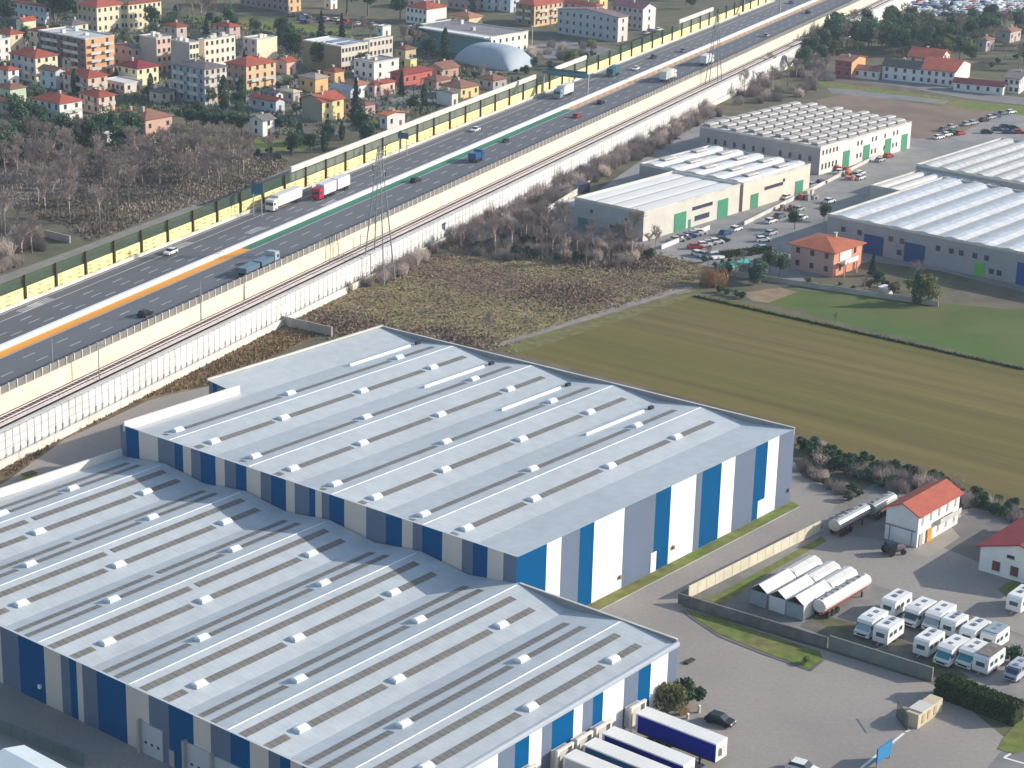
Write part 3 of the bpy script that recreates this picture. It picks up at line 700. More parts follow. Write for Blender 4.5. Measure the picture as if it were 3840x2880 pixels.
bld('house','brown roofed bungalow at the left edge above the wood',(30,385),-60,70,4,'hip',(.4,.32,.28),tile_brown,1)
bld('house','mauve gabled house squeezed between brick block and grey tower',(500,180),425,521,8,'gx',(.50,.42,.44),tile_grey,2)
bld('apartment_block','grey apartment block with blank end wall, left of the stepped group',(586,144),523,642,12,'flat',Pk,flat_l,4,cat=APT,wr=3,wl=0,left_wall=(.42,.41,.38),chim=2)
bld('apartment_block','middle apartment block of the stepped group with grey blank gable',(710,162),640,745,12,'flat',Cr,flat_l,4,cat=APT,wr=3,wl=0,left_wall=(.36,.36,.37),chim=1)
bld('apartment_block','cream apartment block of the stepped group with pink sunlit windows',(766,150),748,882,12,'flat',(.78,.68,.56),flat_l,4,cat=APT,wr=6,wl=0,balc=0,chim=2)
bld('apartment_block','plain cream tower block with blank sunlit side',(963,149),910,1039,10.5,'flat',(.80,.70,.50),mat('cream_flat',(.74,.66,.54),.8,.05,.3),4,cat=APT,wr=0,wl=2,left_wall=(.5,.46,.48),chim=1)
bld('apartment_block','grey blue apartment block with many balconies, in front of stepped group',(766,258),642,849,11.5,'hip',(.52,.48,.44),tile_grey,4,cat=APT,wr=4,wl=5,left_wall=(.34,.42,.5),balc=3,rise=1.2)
bld('house','orange villa with wide red hipped roof beside the balcony block',(923,246),847,1034,8,'hip',Or,tile_red,3,left_wall=(.34,.24,.19),balc=1)
bld('house','low pale house with pinkish red roof behind the white hedge columns',(1034,380),938,1067,3.6,'gy',Bl,tile_red,1,chim=0)
bld('house','small white house with round-headed gable windows',(1036,352),984,1062,5,'gy',(.6,.6,.62),tile_grey,2)
bld('house','pale gabled house with cream roof slab beside the small white house',(1100,345),1045,1116,3.5,'hip',(.5,.46,.42),mat('cream_tiles',(.62,.52,.38),.8,.1,.5),1)
bld('house','red roofed house behind the stepped apartment group',(662,100),611,700,8,'hip',(.5,.42,.40),tile_red,2)
bld('apartment_block','orange apartment block on the top edge with long shaded side',(1081,-55),900,1128,11,'flat',Or,flat_g,4,cat=APT,wr=2,wl=9,left_wall=(.36,.27,.28))
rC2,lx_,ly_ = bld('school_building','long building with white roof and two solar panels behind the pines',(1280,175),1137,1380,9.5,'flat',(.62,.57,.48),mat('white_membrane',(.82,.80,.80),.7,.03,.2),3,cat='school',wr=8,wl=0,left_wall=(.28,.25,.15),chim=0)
MB().box(lx_*.25,ly_*.12,9.4,lx_*.8,ly_*.30,9.62).build('solar_panels', solar, rC2); MB().box(lx_*.3,ly_*.45,9.4,lx_*.9,ly_*.62,9.62).build('solar_panels', solar, rC2)
rC3,lx_,ly_ = bld('school_building','wing with a grey solar covered roof joined to the long white roof',(1385,152),1362,1473,9.5,'flat',(.60,.53,.45),flat_l,3,cat='school',wr=6,wl=0,chim=0)
MB().box(1,1,9.4,lx_-1,ly_-1,9.62).build('solar_panels', solar, rC3)
bld('house','white cube house with grey gravel roof below the solar roofs',(1402,235),1327,1496,6,'flat',Wh,flat_g,2,wr=2,wl=3,chim=1)
bld('house','yellow house with shaded blank gable and bright red roof beside the tall spruce',(1208,382),1132,1289,6.4,'gx',(.78,.66,.34),tile_bright,2,wl=0,wr=2,left_wall=(.34,.31,.24),rise=1.6)  # left_wall: the gable's shade is painted into its colour
bld('house','orange walled house under a beige hipped roof',(1182,294),1122,1230,4.8,'hip',(.70,.45,.22),mat('beige_tiles',(.36,.31,.28),.85,.15,.5),1)
bld('house','white house with a broad faded salmon roof',(1337,319),1290,1385,4.4,'hip',Wh,mat('salmon_tiles',(.38,.17,.12),.85,.15,.5),1)
bld('house','pink house with red roof just below the white cube house',(1405,316),1385,1481,4.2,'hip',(.75,.52,.42),tile_red,1)
bld('shed','blue grey barrel roofed shed behind the yellow house',(1314,339),1243,1325,3.2,'gy',(.45,.48,.52),mat('zinc',(.40,.44,.52),.5,.1,.4),1,cat='shed',wr=0,wl=0,chim=0,rise=1.0,door=False)
bld('house','red walled house with dark red roof right of the white cube house',(1514,278),1463,1621,4.5,'hip',(.50,.13,.11),mat('dark_red_tiles',(.27,.06,.05),.85,.15,.5),1)
bld('house','little white house with orange roof right behind the pale motorway screen',(1452,434),1443,1519,4.2,'gy',Wh,mat('orange_tiles',(.52,.17,.08),.85,.12,.5),1)
bld('house','brown roofed pink house half hidden by the tall spruce',(1370,392),1288,1407,3.8,'hip',(.55,.38,.38),tile_brown,1)
bld('shed','small bright yellow hut near the red walled house',(1540,225),1518,1563,3.0,'flat',(.75,.68,.25),mat('hut_flat',(.7,.62,.25),.8,.1,.3),1,cat='hut',wr=0,wl=0,chim=0)
bld('house','small white flat-roofed house by the car park in the far distance',(1435,100),1412,1466,3.8,'flat',Wh,flat_l,1,chim=0)
bld('house','white villa with red hipped roof near the top edge',(1600,33),1523,1675,6.5,'hip',Wh,tile_red,2,wr=0,wl=5)
bld('house','low house with orange hipped roof behind the sports hall',(1759,66),1687,1810,3.6,'hip',(.74,.58,.36),mat('faded_orange',(.42,.19,.12),.85,.12,.5),1,wr=0)
bld('house','yellow fronted bungalow beside the pale motorway screen',(1728,329),1652,1796,3.8,'hip',(.76,.62,.32),tile_brown,1)
bld('house','small white gable-fronted house next to the yellow fronted bungalow',(1695,350),1637,1712,4.2,'gx',Wh,tile_grey,1,wl=0)
bld('house','reddish roofed cottage between the red walled house and the bungalow',(1637,301),1588,1690,3.4,'hip',(.45,.30,.28),tile_brown,1)
bld('apartment_block','brown and orange apartment block with cream balconies and red roof',(2004,20),1935,2110,8.6,'hip',Or,tile_bright,3,cat=APT,left_wall=(.27,.21,.14),balc=2,wl=2)
bld('apartment_block','pale blue block on the top edge left of the brown block',(1915,-25),1878,1948,8,'flat',(.5,.58,.66),flat_l,3,cat=APT)
bld('apartment_block','pale blue block on the top edge behind a dark conifer',(1850,-30),1795,1872,8,'flat',(.58,.62,.68),flat_l,3,cat=APT)
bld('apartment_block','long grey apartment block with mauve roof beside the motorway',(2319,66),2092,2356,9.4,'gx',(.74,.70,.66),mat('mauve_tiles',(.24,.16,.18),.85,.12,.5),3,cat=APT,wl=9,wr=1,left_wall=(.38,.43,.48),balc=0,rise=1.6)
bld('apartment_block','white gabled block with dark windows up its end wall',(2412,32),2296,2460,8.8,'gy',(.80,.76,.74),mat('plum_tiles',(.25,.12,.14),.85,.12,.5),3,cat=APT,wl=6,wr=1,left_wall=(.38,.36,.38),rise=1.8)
bld('apartment_block','mauve block with dull red roof on the top edge',(2237,22),2112,2262,7,'hip',(.40,.30,.30),tile_red,2,cat=APT)
bld('apartment_block','narrow yellow block peeping over the mauve block',(2250,-20),2236,2280,8,'flat',(.78,.60,.28),flat_l,3,cat=APT,wr=1,wl=1)
bld('house','red roofed house on the top edge beside pale blue blocks',(1770,-12),1680,1800,6,'hip',(.45,.32,.34),tile_red,2)
bld('house','pink gabled house on the top edge above the white villa',(1590,-22),1530,1650,6,'gx',(.66,.5,.48),tile_red,2)
bld('house','white house on the top edge near the dark pine clump',(1240,-15),1215,1265,5.5,'flat',Wh,flat_l,2)
bld('house','brown red roofed house half sunk in the bare trees above the wood',(545,448),455,645,4.8,'hip',(.60,.38,.30),tile_brown,1)
bld('house','white house glimpsed between bare trees left of the small meadow pines',(985,452),935,1030,4.8,'gx',Wh,tile_grey,2)
bld('shed','low white shed roof among the bare trees above the wood',(400,505),375,440,2.6,'flat',(.5,.55,.6),flat_l,1,cat='shed',chim=0,wr=0,wl=1)
bld('house','cream house with grey hipped roof behind the orange brick block',(270,92),225,330,6,'hip',Cr,tile_grey,2)
bld('house','pink house with red roof between the cream tower and the pines',(1075,232),1030,1110,4.5,'gx',Pk,tile_red,1)
bld('house','small terracotta roofed house right of the faded salmon roof',(1255,268),1215,1290,4,'hip',Or,tile_red,1)
bld('house','grey villa with brown roof right of the yellow fronted bungalow',(1850,300),1790,1900,3.6,'hip',(.5,.45,.42),tile_brown,1)
bld('house','long low brick coloured house behind the red walled house',(1660,258),1600,1720,3.5,'gx',(.5,.32,.26),tile_brown,1)
bld('house','low grey roofed house in front of the balcony block at its left foot',(600,345),560,655,3.6,'hip',(.55,.5,.45),tile_grey,1)
bld('house','cream bungalow with red roof between the lowest white villa and the wood',(480,425),440,520,3.4,'hip',Cr,tile_red,1)
bld('barn','long brown roofed row behind the pines left of the white roofed school',(1150,165),1080,1190,3.6,'gy',(.45,.35,.3),tile_brown,1,cat='barn',chim=0)
bld('house','red roofed house behind the cream tower block beside bare trees',(860,100),800,900,5,'hip',(.55,.42,.4),tile_red,2)
bld('house','ochre house with brown roof between the white cube house and the bare trees',(1520,185),1480,1560,4.0,'hip',(.6,.48,.3),tile_brown,1)
bld('house','white house with red roof on the left edge above the mint cottage',(30,262),-20,70,5.5,'hip',Wh,tile_red,2)
bld('house','narrow cream house right of the three storey villa at the left',(262,222),232,300,5.5,'gx',Cr,tile_red,2)
# farmhouses top right
bld('farmhouse','white farmhouse end with bright red roof and sunlit gable, right half of the row',(3581,271),3446,3640,5,'gy' if False else 'gx' if False else 'gy',Wh,tile_red,2,yaw=65,left_wall=(.66,.68,.72),wl=5,wr=0,cat='farmhouse')
bld('farmhouse','white farmhouse with black roof, left half of the row',(3446,258),3310,3470,5,'gy',Wh,mat('slate',(.045,.055,.06),.7,.1,.4),2,yaw=65,left_wall=(.66,.68,.72),wl=4,wr=0,cat='farmhouse')
bld('farmhouse','red roofed farmhouse standing behind the white row',(3527,222),3405,3563,5,'gy',(.72,.5,.42),tile_red,2,yaw=65,cat='farmhouse')
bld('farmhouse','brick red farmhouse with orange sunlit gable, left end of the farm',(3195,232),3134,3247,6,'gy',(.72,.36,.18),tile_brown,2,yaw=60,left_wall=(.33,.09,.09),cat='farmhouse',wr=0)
bld('outbuilding','low white outbuilding with brown red roof between the red and white farmhouses',(3292,267),3200,3312,3.2,'gy',(.68,.66,.68),tile_brown,1,yaw=60,cat='outbuilding',chim=0)
bld('outbuilding','long low white stable with dark wine red roof near the right edge',(3762,325),3577,3775,3.0,'gy',(.66,.68,.70),mat('wine_dark',(.15,.035,.045),.8,.1,.4),1,yaw=65,cat='outbuilding',wl=5,chim=0)
bld('farmhouse','white house with grey roof cut by the right edge',(3825,298),3764,3870,5,'gy',Wh,tile_grey,2,yaw=65,cat='farmhouse',wl=3)
for i,(x,y,a,b,lb) in enumerate(((3790,118,3740,3830,'distant dark red roofed house near the right edge among trees'),(3700,150,3660,3730,'distant purple brown roofed house left of the dark red one'))):
    bld('house',lb,(x,y),a,b,4.5,'hip',(.5,.42,.42),tile_brown,1)
# sports hall and dome
rS,lx_,ly_ = bld('sports_hall','large sports hall with dark grey roof, white fascia and teal glazed side',(1842,140),1551,1981,8.0,'flat',(.76,.75,.68),mat('hall_roof',(.24,.23,.24),.85,.1,.2),2,cat='sports hall',wr=6,wl=0,left_wall=(.16,.32,.34),chim=1)
MB().box(-.4,-.2,7.0,-.02,ly_+.2,8.5).build('fascia', mat('fascia',(.86,.85,.82),.6,.02,.3), rS)
MB().box(-3.5,.2,8.0,.2,ly_*.99,8.35).build('roof_edge', MATS['fascia'], rS)
# air dome
aN = G(1905,268,0); a = AX
root = empty('air_dome', aN, AX, 'pale blue grey inflated dome hall beside the sports hall', 'air dome')
lyd = solve_len(Vector((aN.x,aN.y,0)), LY, 1688, 0); lxd = 17
mb = MB(); nu, nv = 24, 14
def dome(u_, v_):
    x = u_*2-1; y = v_*2-1; e = 2.6
    h_ = max(0, 1-abs(x)**e)**.5 * max(0, 1-abs(y)**3.5)**.6
    return (lxd*u_, lyd*v_, 7.2*h_)
for i in range(nu):
    for j in range(nv): mb.poly([dome(i/nu,j/nv), dome((i+1)/nu,j/nv), dome((i+1)/nu,(j+1)/nv), dome(i/nu,(j+1)/nv)])
mb.build('membrane', mat('dome_skin',(.38,.44,.50),.6,.05,.2,stripes=[('Y',4.2,.04,.15,0)]), root, smooth=True)
c = aN+LX*lxd/2+LY*lyd/2; FOOT.append((c.x,c.y,14))
# ------------------------------------------------------------------ industrial buildings
def factory(name, label, O, lx, ly, h, wall, roofmat, ribs, doors, wins, left_wall=None, yaw=51.2, ridge='x', rheight=.7, curb=True, period=4.0, dome=0, trim=None, bandl=None):
    a = radians(yaw); root = empty(name, O, a, label, 'factory')
    X = Vector((cos(a), sin(a), 0)); Y = Vector((-sin(a), cos(a), 0)); c = O+X*lx/2+Y*ly/2
    n = max(1,int(max(lx,ly)/20))
    for i in range(n+1):
        q = O + X*lx*(i/n if lx > ly else .5) + Y*ly*(.5 if lx > ly else i/n); FOOT.append((q.x,q.y,min(lx,ly)*.6))
    for i in range(3):
        for j in range(3): q = O+X*lx*i/2+Y*ly*j/2; FOOT.append((q.x,q.y,10))
    wm = wallm(wall); lm = wallm(left_wall or wall)  # left face darker than the sunlit wall, its shade put into the colour
    mb = MB(); mb.poly([(0,0,0),(lx,0,0),(lx,0,h),(0,0,h)],0); mb.poly([(0,0,0),(0,ly,0),(0,ly,h),(0,0,h)],1)
    mb.poly([(lx,0,0),(lx,ly,0),(lx,ly,h),(lx,0,h)],0); mb.poly([(0,ly,0),(lx,ly,0),(lx,ly,h),(0,ly,h)],1)
    mb.build('wall', [wm, lm], root)
    # roof of shallow shells with period along y
    z0 = h-.45; mb = MB(); n = max(1, round(ly/period)); p = ly/n
    for i in range(n):
        y = i*p; prof = [(y,z0),(y+p*.12,z0),(y+p*.3,z0+rheight*.8),(y+p*.5,z0+rheight),(y+p*.72,z0+rheight*.75),(y+p,z0)]
        for a_, b_ in zip(prof, prof[1:]):
            mb.poly([(.2,a_[0],a_[1]),(lx-.2,a_[0],a_[1]),(lx-.2,b_[0],b_[1]),(.2,b_[0],b_[1])], 1 if b_[1] == a_[1] else 0)
        mb.poly([(.2,q[0],q[1]) for q in prof]); mb.poly([(lx-.2,q[0],q[1]) for q in prof])
    ro = mb.build('roof', roofmat, root)
    if dome:
        dm = None
        for i in range(n):
            for j in range(dome):
                x = lx*(j+.6)/(dome+.2)+ (1.5 if i % 2 else -1); y = i*p+p*.5
                if dm is None:
                    mb = MB(); nn=6; L_ = min(2.6,lx/dome*.4)
                    prof=[(-1.3*cos(pi*k/nn), rheight*.1+.9*sin(pi*k/nn)) for k in range(nn+1)]
                    mb.extr(prof,-L_,L_,0,axis='x'); mb.extr([(-1.3,.9),(-.9,1.25),(.9,1.25),(1.3,.9)],-L_,L_,1,axis='x')
                    dm = mb.build('shell_rooflight', [mat('shell_dark',(.24,.24,.26),.7,.15,.4), mat('shell_light',(.52,.49,.46),.7,.2,.4)], root, (x,y,z0+.15))
                else: inst(dm, 'shell_rooflight', root, (x,y,z0+.15))
    mb = MB(); q=.25; tm = trim or conc_l
    for bx in ((-.06,-.06,lx+.06,q),(-.06,ly-q,lx+.06,ly+.06),(-.06,q,q,ly-q),(lx-q,q,lx+.06,ly-q)): mb.box(bx[0],bx[1],h-.5,bx[2],bx[3],h+.1)
    mb.build('parapet', tm, root)
    for (face, pos, wd, hg, m_, nm) in doors:
        if face == 'r': MB().box(pos-wd/2,-.1,0,pos+wd/2,.03,hg).build(nm, m_, root)
        else: MB().box(-.1,pos-wd/2,0,.03,pos+wd/2,hg).build(nm, m_, root)
    for (face, pos, z, wd, hg) in wins: win(root, (pos,0,z) if face == 'r' else (0,pos,z), 'y' if face == 'r' else 'x', wd, hg)
    return root
gdoor = mat('green_door',(.05,.26,.15),.6,.08,.4,stripes=[('Z',.7,.08,.2,0)]); bdoor = mat('blue_door',(.015,.07,.22),.6,.08,.4,stripes=[('Z',.7,.08,.2,0)])
shellroof = mat('white_shell_roof',(.66,.66,.67),.7,.16,.5); gutr = mat('gutter_grey',(.30,.29,.28),.9,.15,.4)
def org(T, h, yaw=51.2, xr=None, xl=None, toleft=None):
    p = G(*T, h); o = Vector((p.x,p.y,0)); a = radians(yaw); X = Vector((cos(a), sin(a), 0)); Y = Vector((-sin(a), cos(a), 0))
    return o, (solve_len(o,X,xr,h) if xr else None), (solve_len(o,Y,xl,h) if xl else None)
O1,lx1,ly1 = org((2415,794),7.5,xr=2776,xl=2156)
f1 = factory('factory_building','nearest pale factory with white ribbed roof and two green doors', O1,lx1,ly1,7.5,(.60,.58,.52),[mat('bright_roof',(.80,.79,.77),.7,.04,.2),mat('rib_tan',(.50,.44,.38),.9,.1,.4)],0,
  [('r',lx1*.37,lx1*.12,4.6,gdoor,'door'),('r',lx1*.82,lx1*.11,4.8,gdoor,'door'),('r',lx1*.47,1.0,2.1,gdoor,'door'),('l',ly1*.82,5,2.8,mat('teal_awning',(.08,.2,.24),.6,.1,.4),'door')],
  [('r',lx1*.60,4.6,9,.9),('r',lx1*.60,1.9,6.5,1.3),('l',ly1*.25,4.6,.8,.8),('l',ly1*.75,4.9,.8,.8),('l',ly1*.22,1.7,3.2,1.6),('l',ly1*.4,1.7,3.2,1.6)], (.36,.40,.42), period=5.6, rheight=.12)
factory('factory_annexe','small grey annexe on the left end of the nearest factory', O1+LY*ly1+LX*.5,7,5,5.4,(.5,.5,.5),[flat_l,gutr],0,[],[],(.38,.41,.43),period=5,rheight=.1)['category']='annexe'
O2,lx2,ly2 = org((2789,687),7.5,xr=3040,xl=2399)
factory('factory_building','middle factory with broad shell roof and two green doors behind the nearest one', O2,lx2,ly2,7.5,(.74,.62,.52),[shellroof,gutr],0,
  [('r',lx2*.17,3.6,3.8,gdoor,'door'),('r',lx2*.84,4.0,3.8,gdoor,'door')],
  [('r',lx2*.45,4.4,9,.9),('r',lx2*.60,5.2,1,.9)]+[('l',ly2*f,4.6,.8,.6) for f in (.34,.38,.62)], (.30,.29,.30), period=6.8, rheight=.9, dome=2)
O3,lx3,ly3 = org((3078,551),8,xr=3419,xl=2625)
w3 = [('r',lx3*(.03+.028*i*1.3),6.2,.8,1.3) for i in range(5)]+[('r',lx3*(.03+.028*i*1.3),2.2,.8,1.6) for i in range(5)]
w3 += [('r',lx3*f,z,.8,1.3) for f in (.40,.44,.56,.60,.70,.80,.84) for z in (6.0,2.4)]
w3 += [('l',ly3*f,4.2,.9,1.6) for f in (.08,.16,.24,.32,.46,.54,.62,.70,.78,.86,.92)]
factory('factory_building','long factory with dotted rooflight shells and four green doors', O3,lx3,ly3,8,(.78,.72,.66),[mat('rough_shell',(.58,.55,.52),.8,.35,.9),MATS['gutter_tan'] if 'gutter_tan' in MATS else mat('gutter_tan',(.45,.41,.38),.9,.12,.4)],0,
  [('r',lx3*f,lx3*.07,4.8,gdoor,'door') for f in (.28,.50,.74,.93)], w3, (.34,.33,.35), period=4.6, rheight=.5, dome=9)
p = G(3106,797,8); a_ = radians(51.2); LL = 95
O4 = Vector((p.x,p.y,0)) - LY*LL
w4 = []
for f in (1.5,6,14.5,17.5,27,30.5,33,36.5,39.5,57,60,66): w4.append(('l',LL-f*1.0-3,4.6,1.2,1.3))
for f in (20,44,46,59,62): w4.append(('l',LL-f,1.7,1.2,1.3))
factory('factory_building','wide grey factory with white wave roofs and blue doors at the right edge', O4,58,LL,7.6,(.62,.62,.62),[mat('wave_roof',(.54,.57,.61),.6,.16,.5,stripes=[('X',1.2,.05,.12,0)]),mat('gutter_tan',(.45,.41,.38),.9,.12,.4)],0,
  [('l',LL-13,5.2,4.6,bdoor,'door'),('l',LL-24,5.4,4.6,bdoor,'door'),('l',LL-53,5.6,5.2,mat('royal_door',(.015,.06,.30),.6,.08,.4),'door'),('l',LL-41,2.6,3.2,mat('lime_door',(.12,.45,.08),.6,.08,.4),'door'),('l',LL-62,2,2.6,white,'door')], w4, (.33,.34,.37), period=7.3, rheight=.75, dome=0)
p = G(3437,610,8); LL5=80; O5 = Vector((p.x,p.y,0)) - LY*LL5
factory('factory_building','rear grey factory with pale striped roof behind the wide one', O5,50,LL5,7.6,(.6,.6,.6),[mat('wave_roof2',(.50,.50,.51),.7,.18,.5),MATS['gutter_tan']],0,[],[],(.32,.32,.34),period=5.4,rheight=.8)
p = G(3265,690,6.5); O6 = Vector((p.x,p.y,0)) - LY*24
factory('factory_annexe','low pale shed between the wide factory and the rear one', O6,26,24,6.2,(.6,.55,.5),[mat('pale_wave',(.66,.63,.60),.7,.1,.25),gutr],0,[],[],(.5,.45,.42),period=4,rheight=.6)['category']='annexe'
# salmon villa, white houses near the lorry park
rr,lxr,lyr = bld('villa','salmon villa with terracotta hipped roof and white terrace beside the green field',(3129,945),2968,3234,6,'hip',(.72,.30,.20),mat('terracotta',(.42,.13,.07),.85,.15,.4),2,left_wall=(.55,.32,.30),cat='villa',oh=.8,wr=2,wl=3,chim=1,rise=1.7)
MB().box(lxr*.15,-2.0,2.9,lxr*.62,0,3.1).build('terrace', conc_l, rr); MB().box(lxr*.15,-2.0,3.1,lxr*.62,-1.9,4.1).build('balcony_rail', white, rr)
MB().box(lxr*.2,-.15,3.3,lxr*.6,-.02,5.4).build('sun_blind', white, rr)
for (x,y) in ((lxr*.15,-1.9),(lxr*.6,-1.9)): MB().box(x,y,0,x+.25,y+.25,2.9).build('pillar', wallm((.7,.35,.25)), rr)
rh,lxh,lyh = bld('depot_house','white depot house with bright red gabled roof beside the parked tankers',(3447,1936),3326,3601,5.35,'gx',(.84,.83,.80),tile_bright,2,left_wall=(.70,.72,.74),cat='house',oh=.45,wl=0,wr=5,chim=0,rise=1.35,winmat=conc,door=False,wsz=(.6,1.2))
MB().box(2.9,-.25,0,4.4,-.01,2.2).build('orange_door', mat('orange_door',(.62,.30,.05),.6,.1,.4), rh)
MB().box(.6,-.12,0,1.7,-.01,2.1).build('grey_door', conc, rh)
mb = MB(); 
for y in (.7,4.6): mb.box(-.5,y,0,-.38,y+.12,2.7)
mb.box(-.5,.1,2.7,-.38,lyh,2.85); mb.build('timber_frame', mat('frame_grey',(.18,.19,.2),.7,.1,.4), rh)
mb = MB(); mb.box(5.5,-1.0,2.5,lxh-1,-.01,2.62); mb.box(5.5,-1.0,2.62,lxh-1,-.93,3.4); mb.build('balcony', conc_l, rh)
mb = MB()
for i in range(8): mb.box(lxh+.02,-.2-i*.0+0,0,lxh+.02+.001,0,0.01)
mb = MB()
for i in range(9): mb.box(lxh+.1+i*.35,1.0,0,lxh+.1+(i+1)*.35,2.2,2.6-i*.28)
mb.build('outside_stair', conc, rh)
p = G(3679,2042,4.2); O = Vector((p.x,p.y,0)) - LY*13
root = empty('barn', O, AX, 'white barn with dark red roof and brown windows cut by the right edge', 'barn')
mb = MB(); lx,ly,h,r = 22,13,4.0,2.0
mb.poly([(0,0,0),(lx,0,0),(lx,0,h),(0,0,h)]); mb.poly([(0,0,0),(0,ly,0),(0,ly,h),(0,ly/2,h+r),(0,0,h)]); mb.poly([(0,ly,0),(lx,ly,0),(lx,ly,h),(0,ly,h)]); mb.poly([(lx,0,0),(lx,ly,0),(lx,ly,h),(lx,ly/2,h+r),(lx,0,h)])
mb.build('wall', wallm((.78,.78,.78)), root)
mb = MB(); e=.6; zb=h-e*r/(ly/2); mb.extr([(-e,zb),(ly/2,h+r),(ly+e,zb),(ly+e,zb+.2),(ly/2,h+r+.2),(-e,zb+.2)],-e,lx+e,0,axis='x').build('roof', mat('barn_tiles',(.27,.04,.05),.85,.12,.4), root)
brn = mat('brown_shutter',(.16,.06,.045),.7,.1,.4)
for y in (10.2,7.2): win(root,(0,y,1.5),'x',1.3,1.5,brn)
win(root,(0,8.0,3.6),'x',1.2,.5,dark); win(root,(0,3.6,1.5),'x',1.3,1.5,brn)
FOOT.append((c.x,c.y,8))
# ------------------------------------------------------------------ vehicles
def car_proto(colname, col):
    root = empty('parked_car', (0,0,-500), 0)
    L, Wd = 4.1, 1.7
    body = [(-L/2,.28),(-L/2,.75),(-L/2+.15,.88),(-.95,.95),(L/2-1.1,.92),(L/2-.12,.72),(L/2,.5),(L/2,.28)]
    mb = MB().extr(body, -Wd/2, Wd/2); b = mb.build('body', paint(col, colname), root)
    gl = [(-L/2+.25,.90),(-L/2+.62,1.36),(.35,1.38),(1.0,.93)]
    MB().extr(gl, -Wd/2+.1, Wd/2-.1).build('window_glass', winm, root)
    MB().box(-L/2+.68,-Wd/2+.13,1.375,.32,Wd/2-.13,1.42).build('roof', paint(col, colname), root)
    for x in (-1.3,1.3):
        for s in (-1,1): MB().tube((0,s*.62,.3),(0,s*.87,.3),.31,n=10).build('wheel', black, root, (x,0,0))
    for s in (-1,1):
        MB().box(L/2-.06,s*.62-.17,.55,L/2+.02,s*.62+.17,.68).build('headlight', plast, root)
        MB().box(-L/2-.02,s*.66-.14,.6,-L/2+.04,s*.66+.14,.78).build('tail_light', mat('tail_red',(.4,.01,.01),.4,.02,.5), root)
    return root
CP = {}
CC = {'white':(.75,.75,.74),'silver':(.42,.43,.45),'black':(.015,.017,.022),'blue':(.02,.07,.22),'red':(.45,.015,.02),'grey':(.14,.15,.17),'green':(.02,.2,.1)}
first = {}
def car(pos, yaw, col, label, group, name='parked_car', sc=1.0):
    if col not in CP: CP[col] = car_proto(col, CC[col]); o = CP[col]
    else: o = copy_tree(CP[col])
    o.name = name; o.location = pos; o.rotation_euler.z = yaw; o.scale = (sc,)*3
    tag(o, label, 'car', group)
    return o
HWU = HD  # heading away; towards viewer = +pi
def hcar(px, py, col, away, label, sc=.9):
    return car(G(px,py,6.02), HD if away else HD+pi, col, label, 'traffic on the motorway', 'car', sc)
hcar(640,952,'white',False,'white car alone on the near part of the far carriageway')
hcar(1558,682,'black',True,'dark green-black car overtaking along the green strip')
hcar(1783,492,'white',False,'white car with open lane around it beside the long pale screen')
hcar(545,1184,'black',True,'black car close to the cream wall near the left edge')
hcar(2163,440,'red',True,'dark red car on the near carriageway below the sign gantry')
hcar(2253,389,'black',True,'black car just past the start of the tan strip')
hcar(2384,262,'white',False,'white car beyond the sign gantry on the far carriageway')
hcar(2561,195,'grey',False,'grey car far along the far carriageway before the second pylon')
hcar(2449,219,'black',False,'small dark car between the gantry and the grey car')
hcar(2874,137,'silver',True,'silver car past the second pylon on the near carriageway')
hcar(3030,50,'black',True,'distant black car near the vanishing end of the motorway')
hcar(2967,14,'blue',False,'distant blue car near the top of the far carriageway')
hcar(1895,532,'black',False,'tiny dark car close to the noise barrier before the gantry',.7)
def lorry(px, py, away, label, cabcol, boxcol, segs, cabl=2.0, h=3.6, name='articulated_lorry', wd=2.3):
    # px,py = front bottom; segs list of lengths of boxes
    o = empty(name, G(px,py,6.02), HD if away else HD+pi, label, 'lorry', 'traffic on the motorway')
    x = 0
    prof = [(0,.45),(0,2.2),(-.25,2.9),(-cabl,3.05),(-cabl,.45)]
    c = MB().extr(prof, -wd/2, wd/2).build('cab', cabcol, o)
    MB().box(-.02,-wd/2+.12,1.6,.06,wd/2-.12,2.35).build('windscreen', winm, o)
    for s in (-1,1): MB().box(-1.1,s*wd/2-.03,1.6,-.3,s*wd/2+.03,2.2).build('side_window', winm, o)
    x = -cabl-.35
    for i, L in enumerate(segs):
        MB().box(x-L,-wd/2,1.0,x,wd/2,h).build('cargo_box', boxcol, o)
        MB().box(x-L+.1,-wd/2+.2,.7,x-.1,wd/2-.2,1.0).build('chassis', dark, o)
        for xx in (x-L+1.2,x-L+2.3)+((x-1.0,) if i == 0 and len(segs) > 1 else ()):
            for s in (-1,1): MB().tube((0,s*(wd/2-.35),.48),(0,s*(wd/2),.48),.47,n=10).build('wheel', black, o, (xx,0,0))
        x -= L+.9
    for s in (-1,1): MB().tube((0,s*(wd/2-.3),.48),(0,s*(wd/2),.48),.47,n=10).build('wheel', black, o, (-1.2,0,0))
    return o
wp = paint((.76,.76,.76),'white')
lorry(1010,795,False,'white articulated lorry leading the red one past the noise barrier',wp,paint((.72,.68,.62),'box_cream'),[11.6])
lorry(1183,752,False,'red lorry with two white boxes following the white articulated lorry',paint((.5,.015,.03),'lorry_red'),paint((.70,.71,.74),'box_white'),[6.3,6.3])
lorry(2088,372,False,'white box lorry with blue grey cab under the sign gantry',paint((.25,.33,.42),'cab_blue'),wp,[8.5])
lorry(1800,598,True,'short blue box van on the near carriageway',paint((.02,.09,.25),'van_blue'),paint((.02,.08,.24),'van_blue2'),[3.4],cabl=1.5,h=2.6,name='box_van')
def lorry_r(px,py,*a,**k): return lorry(px,py,*a,**k)
p = G(1032,978,6.02)
